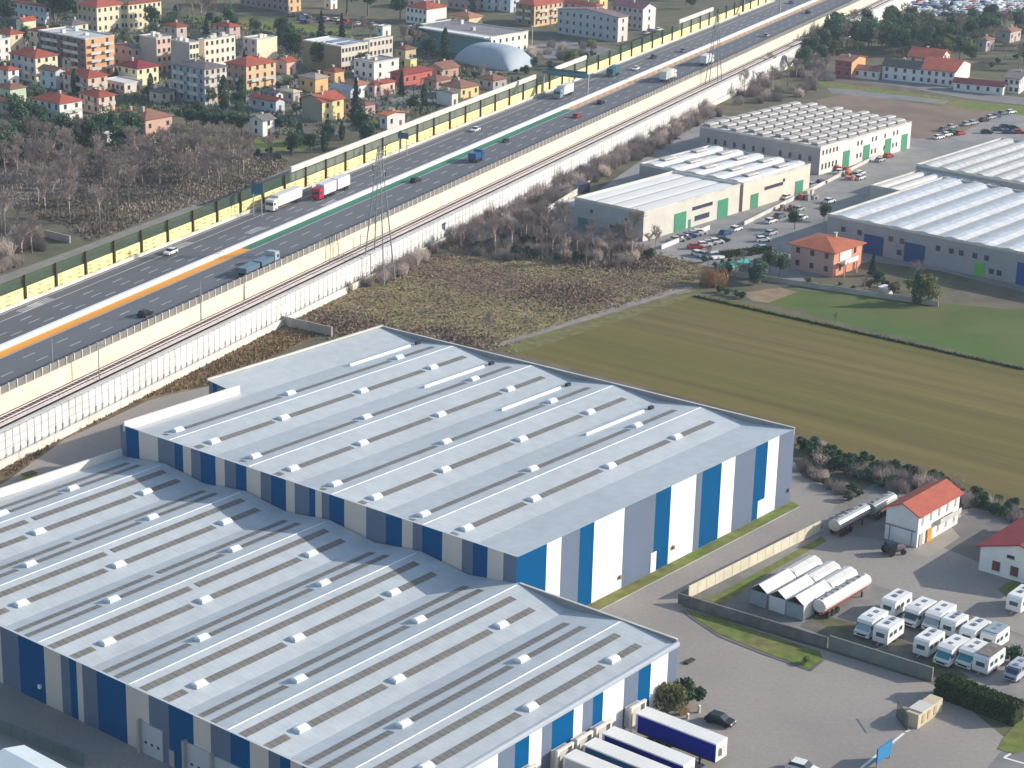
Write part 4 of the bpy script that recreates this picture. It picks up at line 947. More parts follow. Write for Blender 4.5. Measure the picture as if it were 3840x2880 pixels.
lt = lorry(1032,985,True,'long low blue grey car transporter beside the cream wall',paint((.4,.45,.52),'cab_pale'),paint((.13,.2,.27),'load_blue'),[5.2,5.6],h=2.1,name='car_transporter')
lorry(2525,292,True,'white box lorry on near carriageway past the gantry',wp,paint((.72,.70,.66),'box_grey'),[8.0])
lorry(2665,235,True,'bright white box lorry beside the second pylon',wp,wp,[6.0])
lorry(2285,290,False,'dark blue box lorry beyond the gantry close to the barrier',paint((.03,.12,.17),'dk'),paint((.03,.12,.17),'dk'),[4.5],h=3.2,name='box_lorry')
# SUV by the docks
o = car(G(2700,2712,.03), radians(-32), 'black', 'black estate car parked beside the blue trailer', 'cars in the loading yard', sc=.93)
# industrial estate cars
ips = [((2540,905),20,'silver'),((2562,898),20,'grey'),((2585,890),20,'blue'),((2605,884),20,'silver'),((2622,878),20,'white'),
 ((2608,932),20,'red'),((2640,925),20,'white'),((2660,918),20,'silver'),((2685,913),20,'white'),((2708,905),20,'black'),
 ((2617,960),-60,'white'),((2645,965),-60,'silver'),((2668,968),-60,'white'),((2690,966),-60,'white'),
 ((2795,958),20,'black'),((2820,950),20,'grey'),((2845,944),20,'blue'),((2865,938),20,'silver'),
 ((3215,660),51,'silver'),((3225,672),51,'white'),((2950,745),51,'white'),((2995,790),51,'silver'),((3005,823),51,'white'),((3110,760),51,'white'),
 ((3520,520),40,'white'),((3550,510),40,'white'),((3575,500),40,'green'),((3600,505),40,'red'),((3625,470),40,'silver'),((3650,465),40,'silver'),((3690,455),40,'black'),
 ((3715,445),40,'silver'),((3735,440),40,'blue'),((3760,430),40,'grey'),((3790,425),40,'white'),((3540,490),40,'grey'),((3570,480),40,'silver'),
 ((3770,480),0,'grey'),((3800,485),0,'black'),((3780,500),0,'blue'),((3820,500),0,'red'),((3740,490),0,'grey'),((3700,500),0,'black'),
 ((2050,795),30,'white'),((2075,785),30,'silver'),((3225,655),51,'white')]
ips += [((2890,835),51,'white'),((2925,815),51,'grey'),((3045,700),51,'silver'),((3080,690),51,'black'),((3150,650),51,'white'),((3300,605),51,'silver'),((3330,590),51,'red'),((2760,865),51,'white'),((2720,880),51,'blue'),((3380,560),51,'white'),((2860,905),20,'white'),((2890,880),51,'silver')]
LM = []   # landmarks for labels: (name, x, y)
def rel(px, py, marks):
    b = min(marks, key=lambda m_: hypot(m_[1]-px, (m_[2]-py)*1.5)); dx, dy = px-b[1], py-b[2]
    if abs(dx) > abs(dy)*1.2: return ('left of ' if dx < 0 else 'right of ')+b[0]
    return ('beyond ' if dy < 0 else 'in front of ')+b[0]
fm = [('the nearest pale factory',2480,860),('the middle factory',2850,720),('the long dotted-roof factory',3180,600),('the rear grey factory',3520,640),('the salmon villa',3100,980),('the fallow field corner',3560,470),('the right photo edge',3830,470)]
labc = {}
def uniq(lb, d):
    d[lb] = d.get(lb, 0)+1
    return lb
ordn = ['','second ','third ','fourth ','fifth ','sixth ','seventh ','eighth ','ninth ','tenth ','eleventh ','twelfth ']
def numbered(lb, d):
    d[lb] = d.get(lb, 0)+1; n = d[lb]
    return (ordn[n-1] if n <= 12 else '')+lb
for (pp, yw, cl) in ips:
    lb = '%s car parked on the estate %s' % (cl, rel(pp[0],pp[1],fm))
    labc[lb] = labc.get(lb,0)+1
    if labc[lb] > 1: lb = '%s %s car from the left on the estate %s' % (ordn[labc[lb]-1].strip(), cl, rel(pp[0],pp[1],fm))
    car(G(pp[0],pp[1],.03), radians(yw), cl, lb, 'cars parked on the industrial estate', sc=.95)
random.seed(21)
tm_ = [('the orange top-edge block',1110,60),('the small white flat-roofed house',1435,110),('the dark pines',1350,70)]
for i in range(22):
    x = 1090+random.random()*330; y = 62+ (x-1090)*.09 + random.choice((0,10,20))+random.uniform(-2,2); cl = random.choice(list(CC)[:6])
    car(G(x,y,.03), radians(random.choice((51,141))), cl, numbered('%s car in the far car park %s' % (cl, rel(x,y,tm_)), labc), 'cars in the distant town car park', sc=.95)
for i,(x,y,cl) in enumerate(((2440,120,'blue'),(2470,115,'white'),(2425,128,'silver'),(2405,108,'grey'))):
    car(G(x,y,.03), radians(51), cl, '%s car parked under the white gabled block' % cl, 'cars under the gabled block', sc=.95)
# car storage lot far top right
random.seed(5)
cl_meshes = {}; SC = []
for r_ in range(9):
    for c_ in range(28):
        x = 3390+c_*17+r_*5+random.uniform(-3,3); y = -8+r_*8.5+c_*.9+random.uniform(-1.5,1.5)
        if random.random() < .22 or y > 70-abs(x-3620)*.05: continue
        cl = random.choice(['white','white','silver','grey','white','silver','silver','blue','grey','white','black','red'])
        if cl not in cl_meshes:
            mb = MB(); mb.extr([(-2,.3),(-2,.85),(-1.5,1.35),(.4,1.38),(1.0,.9),(2,.7),(2,.3)],-.85,.85)
            cl_meshes[cl] = mb.build('stored_car', paint(CC[cl],cl)); o = cl_meshes[cl]
        else:
            o = cl_meshes[cl].copy(); scene.collection.objects.link(o)
        o.location = G(x,y,.03); o.rotation_euler.z = radians(51+random.uniform(-4,4)); o.scale=(1.15,1.15,1.2)
        o['row'] = r_; o['cl'] = cl; o['category'] = 'car'; o['group'] = 'cars packed in the distant storage lot'; SC.append(o)
# motorhomes and caravans
glassb = mat('motorhome_glass',(.05,.09,.12),.2,.05,.4,spec=.6)
glasst = mat('silver_screen',(.32,.42,.46),.3,.05,.4); glasst2 = mat('teal_screen',(.04,.28,.34),.3,.05,.4)
def rv(px, py, L, kind, label, yaw=51.2+180, screen=None, roofc=None, wd=2.05, h=2.55, bodyc=None):
    # px,py: bottom centre of the end nearest the viewer. local +x points to that end
    e = G(px,py,.03); a = radians(yaw); X = Vector((cos(a),sin(a),0))
    root = empty('motorhome' if kind == 'm' else 'caravan', e - X*L/2, a, label, 'motorhome' if kind == 'm' else 'caravan', 'motorhomes and caravans in the lorry park')
    h2 = L/2; bm_ = bodyc or plast; root.scale = (1.1, 1.14, 1.08); root.rotation_euler.z += radians((px*7 % 5)-2.5)
    if kind == 'm':
        prof = [(-h2,.4),(-h2,h),(-h2+.1,h+.08),(h2-1.6,h+.1),(h2-.75,h-.1),(h2-.62,h-.5),(h2-.95,1.75),(h2-.3,1.15),(h2,1.0),(h2,.4)]
        MB().extr(prof,-wd/2,wd/2).build('body', bm_, root)
        MB().poly([(h2-.93,-wd/2+.15,1.78),(h2-.93,wd/2-.15,1.78),(h2-.28,wd/2-.18,1.19),(h2-.28,-wd/2+.18,1.19)]).poly([(h2-.90,-wd/2+.15,1.82),(h2-.90,wd/2-.15,1.82),(h2-.24,wd/2-.18,1.22),(h2-.24,-wd/2+.18,1.22)]).build('windscreen', screen or glassb, root)
        MB().box(h2-.02,-.6,.55,h2+.04,.6,.8).build('grille', dark, root)
        for s in (-1,1): MB().box(h2-.04,s*.75-.15,.75,h2+.03,s*.75+.15,.92).build('headlight', steel, root)
        ax = (h2-1.0,-h2+1.3)
    else:
        prof = [(-h2,.45),(-h2-.05,1.3),(-h2+.15,h-.1),(-h2+.4,h),(h2-.5,h),(h2-.15,h-.15),(h2,1.4),(h2-.05,.45)]
        MB().extr(prof,-wd/2,wd/2).build('body', bm_, root)
        MB().box(h2-.06,-.55,1.25,h2+.03,.55,1.8).build('end_window', glassb, root)
        MB().box(h2,-.06,.4,h2+.9,.06,.5).build('drawbar', steel, root)
        ax = (-.1,)
    for f in (-.28,.05,.3):
        for s in (-1,1): MB().box(L*f-.4,s*wd/2-.03,1.3,L*f+.4,s*wd/2+.03,1.85).build('side_window', glassb, root)
    for f,sx in ((-.25,.35),(.08,.28)): MB().box(L*f-sx,-.3,h+.05,L*f+sx,.3,h+.16).build('roof_hatch', mat('hatch',(.22,.22,.24),.4,.1,.4), root)
    if roofc: MB().box(-h2+.3,-wd/2+.05,h+.09,h2-.6,wd/2-.05,h+.13).build('roof_cover', roofc, root)
    for x in ax:
        for s in (-1,1): MB().tube((0,s*(wd/2-.3),.32),(0,s*(wd/2-.02),.32),.32,n=10).build('wheel', black, root, (x,0,0))
z7 = lambda x, y: (2700+x/1.9404, 2200+y/1.9404)
rv(*z7(1028,378),5.0,'m','motorhome at the left end of the front row with silver windscreen cover',screen=glasst)
rv(*z7(1160,425),4.6,'c','white caravan beside the leftmost motorhome')
rv(*z7(1215,225),4.8,'c','white motorhome body standing behind the two leftmost ones, back row')
rv(*z7(1375,300),5.2,'m','motorhome with dark windscreen in the middle of the back row')
rv(*z7(1520,335),5.4,'m','motorhome with pale windscreen right of the dark-screened one',screen=glasst)
rv(*z7(1650,375),3.8,'c','short caravan at the right of the back row')
rv(*z7(1455,515),4.6,'c','white caravan with rounded front standing alone in the middle')
rv(*z7(1790,440),4.8,'c','white caravan behind the teal-screened motorhomes')
rv(*z7(1612,585),5.2,'m','tall motorhome with bright teal windscreen, front row right',screen=glasst2)
rv(*z7(1770,605),4.6,'m','smaller motorhome with pale teal windscreen between motorhome and hedge',screen=glasst2)
rv(*z7(1890,640),4.8,'c','caravan with brown grey roof nearest the hedge',roofc=mat('mossy',(.2,.18,.15),.8,.2,.5))
rv(*z7(1940,470),4.2,'c','caravan with blue grey roof at the back right',roofc=mat('bluegrey_roof',(.30,.38,.45),.7,.1,.5))
rv(*z7(2105,695),4.2,'m','small silver camper van below the clump at the far right of the yard',h=1.8,wd=1.7,bodyc=paint((.45,.48,.58),'silverblue'))
rv(*z7(2130,195),5.0,'c','white caravan with blue end window alone by the barn grass, right edge')
# tents and tankers
def tent(px, py, L, wd, label, front):
    e = G(px,py,.03); a = radians(51.2); root = empty('storage_tent', e, a, label, 'storage tent', 'white storage tents beside the white tanker')
    h = 2.5; r = 1.0
    for k,(x0,x1) in enumerate(((0,L*.52),(L*.54,L))):
        n = 1
        prof = [(-wd/2,.1),(-wd/2,h),(0,h+r),(wd/2,h),(wd/2,.1)]
        mb = MB()
        if k: prof = [(-wd/2,.1),(-wd/2,h-.2),(-wd/3,h+.45),(0,h+.75),(wd/3,h+.45),(wd/2,h-.2),(wd/2,.1)]
        for a_, b_ in zip(prof, prof[1:]): mb.poly([(x0,a_[0],a_[1]),(x1,a_[0],a_[1]),(x1,b_[0],b_[1]),(x0,b_[0],b_[1])])
        mb.poly([(x1,q[0],q[1]) for q in prof])
        if k: mb.poly([(x0,q[0],q[1]) for q in prof])
        mb.build('tarpaulin', tarp, root)
    MB().poly([(.05,-wd/2+.1,.1),(.05,wd/2-.1,.1),(.05,wd/2-.1,h-.1),(.05,-wd/2+.1,h-.1)]).build('front_flap', front, root)
    mb = MB()
    for s in (-1,1): mb.box(0,s*wd/2-.06,0,.12,s*wd/2+.06,h)
    mb.build('frame', steel, root)
z8 = lambda x, y: (2700+x/1.9404, 1650+y/1.9404)
flapb = mat('blue_flap',(.28,.36,.40),.6,.15,.6); flapw = mat('white_flap',(.62,.64,.68),.6,.08,.5)
tent(*z8(272,1212),15.5,2.9,'leftmost white storage tent with torn blue grey front',flapb)
tent(*z8(410,1258),15.5,2.9,'middle white storage tent with closed pale front',flapw)
tent(*z8(535,1300),15.5,2.9,'rightmost white storage tent with blue grey front next to the tanker',flapb)
def tanker(px, py, L, label, m_, yaw=51.2):
    e = G(px,py,.03); a = radians(yaw); root = empty('tank_trailer', e, a, label, 'tanker trailer')
    n = 14; mb = MB(); prof = [(1.1*cos(2*pi*i/n), 1.95+.95*sin(2*pi*i/n)) for i in range(n)]
    mb.extr(prof,0,L,0,axis='x'); mb.build('tank', m_, root, smooth=False)
    MB().box(.6,-.25,2.9,L-.6,.25,3.02).build('walkway', mat('walkway',(.30,.31,.33),.6,.2,.8,stripes=[('X',1.5,.4,.5,0)]), root)
    for i in range(4): MB().tube((L*(i+.6)/4.2,0,2.9),(L*(i+.6)/4.2,0,3.2),.3,n=8).build('manhole', steel, root)
    MB().box(.3,-.5,.75,L-.3,.5,1.1).build('chassis', mat('rust_red',(.25,.05,.04),.8,.1,.4), root)
    for x in (1.2,2.4,3.6):
        for s in (-1,1): MB().tube((0,s*.75,.5),(0,s*1.12,.5),.48,n=12).build('wheel', black, root, (x,0,0))
    MB().box(L-2.2,-.9,0,L-2.0,-.7,.9).build('landing_leg', dark, root)
tanker(*z8(715,1300),13.0,'white tanker trailer parked beside the storage tents',paint((.72,.70,.66),'tank_white'))
tanker(*z8(825,705),9.6,'stainless tanker trailer in the shade near the depot house',tin)
tanker(*z8(1085,585),7.0,'second grey tanker trailer hidden partly behind the depot house',mat('dull_tin',(.35,.38,.38),.5,.1,.5,metal=.3))
# tractor near the depot house
o = empty('tractor', G(*z8(1255,830),.03), radians(20), 'dark tractor unit parked in front of the depot house', 'tractor unit')
MB().box(-1.2,-.8,.6,.3,.8,2.0).build('cab', paint((.02,.03,.06),'tractor_dark'), o); MB().box(.3,-.4,.7,2.0,.4,1.3).build('bonnet', paint((.25,.2,.2),'bonnet'), o)
for x,y,r in ((-.8,-.9,.7),(-.8,.9,.7),(1.5,-.7,.45),(1.5,.7,.45)): MB().tube((0,-.15,r),(0,.15,r),r,n=12).build('wheel', black, o, (x,y,0))
# ------------------------------------------------------------------ pylons, poles, gantries, signs
pyl = mat('pylon_steel',(.20,.23,.26),.6,.1,.5)
def pylon(base, H_, wb, wt, label, yaw):
    root = empty('lattice_pylon', base, yaw, label, 'pylon')
    cs = [(sx*1, sy*1) for sx in (-1,1) for sy in (-1,1)]
    lev = [0,.14,.27,.39,.5,.6,.69,.77,.84,.9,.95,1.0]
    wz = lambda t_: (wb*(1-t_/.8)+.75*t_/.8) if t_ < .8 else (.75+(wt-.75)*(t_-.8)/.2)
    for sx, sy in cs:
        mb = MB()
        for a_, b_ in zip(lev, lev[1:]): mb.tube((sx*wz(a_),sy*wz(a_),H_*a_),(sx*wz(b_),sy*wz(b_),H_*b_),.15 if a_<.6 else .11,n=4)
        mb.build('leg', pyl, root)
    mb = MB()
    for a_, b_ in zip(lev, lev[1:]):
        for (c0,c1) in (((-1,-1),(1,-1)),((1,-1),(1,1)),((1,1),(-1,1)),((-1,1),(-1,-1))):
            A_ = (c0[0]*wz(a_),c0[1]*wz(a_),H_*a_); B_ = (c1[0]*wz(b_),c1[1]*wz(b_),H_*b_); C_ = (c1[0]*wz(a_),c1[1]*wz(a_),H_*a_); D_ = (c0[0]*wz(b_),c0[1]*wz(b_),H_*b_)
            mb.tube(A_,B_,.028,n=3,cap=False); mb.tube(C_,D_,.028,n=3,cap=False)
            if a_ > 0: mb.tube(A_,C_,.028,n=3,cap=False)
    mb.build('bracing', pyl, root)
    for zf_, s in ((.80,1),(.88,-1),(.95,1)):
        mb = MB(); mb.tube((0,0,H_*zf_+.5),(s*3.0,0,H_*zf_),.09,n=4); mb.tube((0,0,H_*zf_-.4),(s*3.0,0,H_*zf_),.07,n=4); mb.build('crossarm', steel, root)
        MB().tube((s*3.0,0,H_*zf_),(s*3.0,0,H_*zf_-1.2),.12,n=6).build('insulator', dark, root)
pb = G(1420,1052,0)
def hgt(b, t):
    g = G(b[0],b[1],0); r = ray(*t); k = g.y/r.y; return CH + r.z*k
pylon(pb, hgt((1420,1052),(1413,548)), 2.7, .25, 'tall lattice pylon standing in the scrub before the railway wall', HD)
pylon(G(2672,375,0), hgt((2672,375),(2698,50)), 2.6, .25, 'distant lattice pylon beside the far end of the railway', HD)
def pole(px, py, top, z0, label, arm=0, name='catenary_pole', r=.12, cat='pole'):
    b = G(px,py,z0); rr = ray(*top); H_ = CH + rr.z*(b.y/rr.y) - z0
    o = empty(name, b, HD, label, cat, 'poles along the railway')
    MB().tube((0,0,0),(0,0,H_),r,r*.7,n=6).build('mast', steel, o)
    if arm: MB().tube((0,0,H_-.6),(0,-arm,H_-.3),.06,n=4).build('arm', steel, o)
pole(373,1425,(357,1283),5.35,'railway pole on the wall edge left of the others',2.0)
pole(202,1452,(190,1255),5.35,'tall twin pole rising over the near carriageway',2.0)
pole(755,1200,(752,1055),5.35,'railway pole below the orange median strip',2.0)
pole(918,1124,(915,1040),5.35,'short railway pole between motorway lorry and wall',1.5)
pole(1203,974,(1202,890),5.35,'railway pole left of the big pylon',1.5)
pole(1352,929,(1350,878),5.35,'short railway pole directly beneath the big pylon',1.5)
pole(1569,803,(1568,735),5.35,'railway pole right of the big pylon',1.5)
pole(1860,662,(1860,585),5.35,'railway pole near the blue van',1.5)
for i,(x,y,t_) in enumerate(((2130,540,480),(2330,445,390),(2520,350,292),(2730,255,205),(2910,165,120))): pole(x,y,(x,t_),5.35,'%s railway pole beyond the blue van' % ('first','second','third','fourth','last')[i],1.5)
for i,(x,y) in enumerate(((620,1345),(1330,985),(1660,840),(1960,690),(2185,560),(2450,440))):
    g = G(x,y,4.6); o = empty('wall_equipment', g, HD, '%s dark equipment bracket on the white retaining wall, counted from the left' % ('first','second','third','fourth','fifth','sixth')[i], 'equipment', 'dark brackets on the retaining wall')
    MB().box(-.9,-.5,0,.9,0,.3).build('bracket', dark, o); MB().box(-.7,-.5,-1.1,-.2,-.1,0).build('cabinet', mat('cab_green',(.10,.13,.13),.7,.2,.5), o); MB().box(.1,-.5,-1.5,.5,-.1,0).build('cabinet', MATS['cab_green'], o)
# gantry
def gantry(u_, label, l0=-250.0, l1=-235.0, h_=6.4):
    c = HW2(u_,(l0+l1)/2,6); o = empty('sign_gantry', c, HD, label, 'sign gantry', 'sign gantries over the motorway'); hw = abs(l1-l0)/2
    for s in (-1,1): MB().box(-.25,s*hw-.25,0,.25,s*hw+.25,h_).build('post', steel, o)
    MB().box(-.5,-hw-.4,h_,.5,hw+.4,h_+1.0).build('beam', mat('gantry_beam',(.10,.20,.24),.6,.1,.4), o)
    MB().box(.55,-hw+1,h_-.5,.7,hw-1,h_+1.7).build('sign_board', blue_sign, o)
ug,_ = uoff(2242,372,6); gantry(ug,'teal sign gantry spanning the far carriageway above the white lorry')
ug,_ = uoff(2950,62,6); gantry(ug,'distant dark sign gantry at the top of the motorway')
def sign(px, py, label, wd=3.2, hg=2.6, zb=5.5):
    b = G(px,py,6+zb); u_ = b.dot(HT); l_ = b.dot(HN)
    o = empty('road_sign', HW2(u_,l_,6), HD, label, 'road sign', 'blue road signs along the motorway')
    for s in (-1,1): MB().box(-.1,s*wd*.35-.1,0,.1,s*wd*.35+.1,zb).build('post', steel, o)
    MB().box(-.06,-wd/2,zb,.1,wd/2,zb+hg).build('sign_panel', blue_sign, o)
sign(965,728,'blue square road sign behind the barrier left of the white lorry')
sign(1512,520,'blue road sign on the barrier near the big pylon top',zb=4.6,hg=1.6)
# street lamps near town
for i,(x,y,ty) in enumerate(((1393,540,500),(875,590,555),(1995,165,100))):
    b = G(x,y,0); o = empty('street_lamp', b, 0, ('white street lamp by the pale screen','street lamp beside the small meadow','white mast with round top by the sports hall')[i], 'street lamp')
    rr = ray(x,ty); H_ = max(5, CH+rr.z*(b.y/rr.y)); MB().tube((0,0,0),(0,0,H_),.12,.08,n=6).build('mast', white, o); MB().box(-.5,-.3,H_,.5,.3,H_+.25).build('lamp_head', white, o)
# ------------------------------------------------------------------ walls, fences, gate, clutter near the yard
def pwall(a, b, h_, th, m_, name, label, cat='wall', z0=0, kind=None, piece=None):
    A_, B_ = G(*a,0), G(*b,0); d = B_-A_; L_ = d.length; yaw = atan2(d.y,d.x); root = empty(name, A_, yaw, label, cat)
    if piece:
        mb = MB(); n = int(L_/piece)
        for i in range(n): mb.box(i*piece+.04,-th/2,z0,(i+1)*piece-.04,th/2,h_)
        mb.build('panel', m_, root); mb = MB()
        for i in range(n+1): mb.box(i*piece-.07,-th/2-.03,z0,i*piece+.07,th/2+.03,h_+.02)
        mb.build('post', m_, root)
    else:
        MB().box(0,-th/2,z0,L_,th/2,h_).build('wall', m_, root); MB().box(-.05,-th/2-.06,h_,L_+.05,th/2+.06,h_+.1).build('coping', conc_l, root)
    return root
pw = mat('pale_precast',(.62,.57,.44),.9,.1,.5)
pwall((2582,2242),(3078,1992),1.9,.15,pw,'precast_wall','pale precast panel wall between depot and the road beside the tall warehouse',piece=2.2)
grw = mat('weathered_concrete',(.17,.16,.155),.95,.2,.4,col2=(.22,.21,.2),cscale=.2)
pwall((2545,2262),(3110,2432),1.6,.25,grw,'boundary_wall','dark weathered concrete wall along the near side of the lorry park',piece=3.0)
pwall((3110,2432),(3520,2562),2.0,.25,mat('grey_green_concrete',(.21,.23,.21),.95,.15,.4),'boundary_wall','grey green concrete wall between the grass strip and the hedge',piece=2.6)
pwall((1030,1212),(1260,1265),2.0,.3,conc,'boundary_wall','short grey wall in the scrub below the retaining wall',piece=3)
pwall((-60,2720),(365,2895),1.8,.2,mat('slate_fence',(.13,.17,.19),.8,.1,.5),'yard_fence','slate blue fence in the shade at the bottom left',cat='fence',piece=2.5)
pwall((2745,1035),(3560,1155),1.2,.2,conc,'garden_wall','low garden wall along the edge of the green field',piece=4)
pwall((170,890),(275,915),1.8,.3,conc,'bridge_parapet','grey blue concrete parapet in the wood beside the service track',piece=1.2)
pwall((2480,935),(2660,860),1.0,.2,white,'kerb_wall','low white wall along the street before the nearest factory',cat='wall')
pwall((2790,845),(3340,565),.9,.2,conc_l,'kerb_wall','long low pale wall along the estate street',cat='wall')
pwall((2000,835),(2210,700),1.6,.25,conc_l,'kerb_wall','pale wall on the left side of the nearest factory yard',cat='wall')
# grass strip in the yard
sheet('grass_island', [(2568,2285),(2700,2320),(2860,2375),(3075,2445),(3085,2470),(3040,2510),(2860,2445),(2700,2380),(2600,2315)], .06, m_lawn)
mb = MB(); K = [(2560,2290),(2600,2322),(2700,2388),(2860,2452),(3042,2516),(3092,2474)]
for a_, b_ in zip(K, K[1:]): strip(mb, G(*a_), G(*b_), .3, .12)
mb.build('kerb', mat('dark_kerb',(.16,.14,.13),.9,.1,.5))['kind'] = 'structure'
sheet('grass_verge', [(2700,2225),(3080,2012),(3100,2030),(2880,2150),(2720,2262),(2600,2290),(2580,2262)], .05, m_lawn)
sheet('grass_verge', [(3770,2190),(3840,2160),(3950,2200),(3950,2300),(3800,2260),(3740,2210)], .05, m_lawn)
sheet('grass_verge', [(3060,2300),(3250,2350),(3500,2450),(3660,2560),(3500,2520),(3250,2440),(3000,2350)], .05, mat('worn_grass',(.12,.115,.05),.95,.3,.4,col2=(.15,.14,.12),cscale=.12))
sheet('grass_verge', [(3760,2770),(3830,2690),(3900,2720),(3900,2800),(3800,2830),(3740,2810)], .05, m_lawn)
# guard hut / transformer cabin
g0 = G(3440,2735,0)
o = empty('meter_cabin', g0, AX, 'small brick and concrete service cabin with grey roof beside the hedge', 'cabin')
MB().box(0,0,0,6.5,1.8,2.0).build('wall', wallm((.55,.47,.33)), o); MB().box(.8,-.1,2.0,3.8,1.9,2.15).build('roof', conc_l, o)
for x in (1.0,2.5,4.2): MB().box(x,-.06,.4,x+.7,.02,1.6).build('door', mat('rust_door',(.42,.33,.20),.8,.2,.5), o)
o = empty('banner_frame', G(3285,2880,0), AX, 'blue banner board standing at the bottom edge of the yard', 'sign board')
MB().box(0,-.1,.6,3.6,.1,2.6).build('banner', mat('banner_blue',(.03,.20,.42),.5,.1,.4), o)
for x in (.2,3.4): MB().box(x-.06,-.08,0,x+.06,.08,.6).build('post', steel, o)
o = empty('gate', G(3400,2742,0), radians(100), 'open dark green mesh gate leaning by the service cabin', 'gate')
mb = MB()
for x in range(14): mb.box(x*.3,-.03,.1,x*.3+.04,.03,2.2)
mb.box(0,-.04,2.2,4.0,.04,2.28); mb.box(0,-.04,.1,4.0,.04,.18); mb.build('bars', greenp, o)
car(G(3010,2895,.03), radians(-30), 'white', 'white car roof just entering at the bottom edge', 'cars in the loading yard')
for i,(x,y) in enumerate(((2620,2672),(2578,2695))):
    o = empty('bollard', G(x,y,0), 0, ('cream bollard right of the bushes','small white bollard beside the blue trailer')[i], 'bollard', 'bollards by the docks'); MB().tube((0,0,0),(0,0,1.0-.3*i),.22,.18,n=10).build('post', cream, o); MB().tube((0,0,1.0-.3*i),(0,0,1.1-.3*i),.24,.1,n=10).build('cap', white, o)
o = empty('drain_cover', G(2585,2482,.03), AX, 'dark oblong pallet lying at the corner of the near warehouse', 'pallet'); MB().box(-.9,-.35,0,.9,.35,.25).build('boards', mat('dark_wood',(.06,.05,.045),.9,.1,.5), o)
o = empty('yellow_skip', G(110,1795,.03), AX, 'small yellow green skip beside the left edge of the warehouse', 'skip')
MB().extr([(-1.1,.9),(-.8,0),(.8,0),(1.1,.9)],-.7,.7).build('bin', mat('yellow_green',(.42,.40,.03),.6,.1,.5), o); MB().box(-1.15,-.75,.9,1.15,.75,1.0).build('rim', greenp, o)
# white canopy bottom left
e = G(40,2850,0)
o = empty('canopy', G(-60,2935,0), radians(-40), 'pale blue white canopy roof at the bottom left corner', 'canopy')
MB().extr([(0,2.6),(3,3.3),(6,2.6),(6,2.7),(3,3.42),(0,2.7)],0,10,0,axis='x').build('roof', mat('canopy_pale',(.60,.68,.72),.6,.05,.3), o)
for x in (.2,9.8):
    for y in (.2,5.8): MB().tube((x,y,0),(x,y,2.6),.08,n=6).build('post', steel, o)
# estate clutter
random.seed(11)
cont = [((2265,545),'teal shipping container behind the nearest factory',(.02,.12,.16),6),((2115,590+80),'dark blue container beside the middle factory yard',(.03,.05,.09),5),((2190,655),'grey tank beside the middle factory',(.25,.3,.35),3),((2360,600-40),'second teal container left of the long factory',(.02,.14,.18),6),((2100,745),'navy vehicle trailer behind the nearest factory',(.02,.02,.05),5),((2170,730),'second navy trailer behind the nearest factory',(.02,.02,.05),5)]
for (pp,lb,cc,L_) in cont:
    o = empty('container', G(*pp,0), AX+random.uniform(-.1,.1), lb, 'container'); MB().box(0,0,.1,L_,2.3,2.5).build('box', paint(cc,'c%d'%int(cc[2]*1000)), o); MB().box(-.04,.1,.2,0,2.2,2.4).build('door', steel, o)
for i,(pp) in enumerate(((3160,640),(3180,660),(3195,585+90),(3010,745),(3030,735),(3045,750),(2955,790))):
    o = empty('stacked_material', G(*pp,0), AX, ('red','orange','pink','rusty','pale','grey','brown')[i]+' heap of stacked goods beside the middle factory', 'stack', 'stacked goods on the estate')
    c_ = [(.45,.05,.04),(.55,.22,.08),(.55,.25,.22),(.35,.10,.06),(.6,.55,.5),(.3,.3,.3),(.25,.15,.1)][i]
    mb = MB()
    for k in range(6): x,y = random.uniform(-2,2),random.uniform(-1,1); mb.box(x,y,0,x+1.2,y+.9,random.uniform(.5,1.6))
    mb.build('goods', paint(c_,'goods%d'%i), o)
# garden greenhouse roof (turquoise)
o = empty('greenhouse', G(2740,1035,0), AX, 'turquoise roofed greenhouse among the garden trees', 'greenhouse')
MB().box(0,0,0,8,3.5,1.8).build('wall', glass_clear, o); MB().extr([(-.2,1.8),(1.75,2.6),(3.7,1.8)],-.2,8.2,0,axis='x').build('roof', mat('turquoise',(.06,.42,.34),.6,.1,.4), o)
o = empty('garden_shed', G(3325,1115,0), AX, 'small white shed beside the poplar-like shrubs at the field edge', 'shed')
MB().box(0,0,0,2.6,2.2,1.9).build('wall', conc_l, o); MB().box(-.15,-.15,1.9,2.75,2.35,2.05).build('roof', white, o)
# ------------------------------------------------------------------ vegetation prototypes
def leaf_cloud(mb, n, pos, size, up=.3, aspect=1.0):
    for i in range(n):
        c = pos(); s = size*random.uniform(.6,1.3)
        d = Vector((random.gauss(0,1),random.gauss(0,1),random.gauss(0,1)+up)).normalized(); u_ = d.orthogonal().normalized(); v_ = d.cross(u_)
        th = random.uniform(0,pi); a_ = (cos(th)*u_+sin(th)*v_)*s; b_ = (-sin(th)*u_+cos(th)*v_)*s*aspect
        k = len(mb.v); mb.v += [tuple(c-a_), tuple(c+b_*.8), tuple(c+a_), tuple(c-b_*.8)]; mb.f.append((k,k+1,k+2,k+3)); mb.m.append(0)
def sphere_pt(c, r, sq=1.0):
    d = Vector((random.gauss(0,1),random.gauss(0,1),random.gauss(0,1))).normalized()*r*(random.random()**.33); d.z *= sq
    return Vector(c)+d
def trunk_mesh(h, r):
    mb = MB(); mb.tube((0,0,0),(0.05,0,h*.5),r,r*.7,n=6); mb.tube((.05,0,h*.5),(0,.05,h),r*.7,r*.25,n=6)
    for i in range(5):
        a_ = i*1.26+random.random(); z_ = h*random.uniform(.4,.8); mb.tube((0,0,z_),(cos(a_)*h*.18,sin(a_)*h*.18,z_+h*.18),r*.35,r*.12,n=4)
    return mb
PROTO = {}
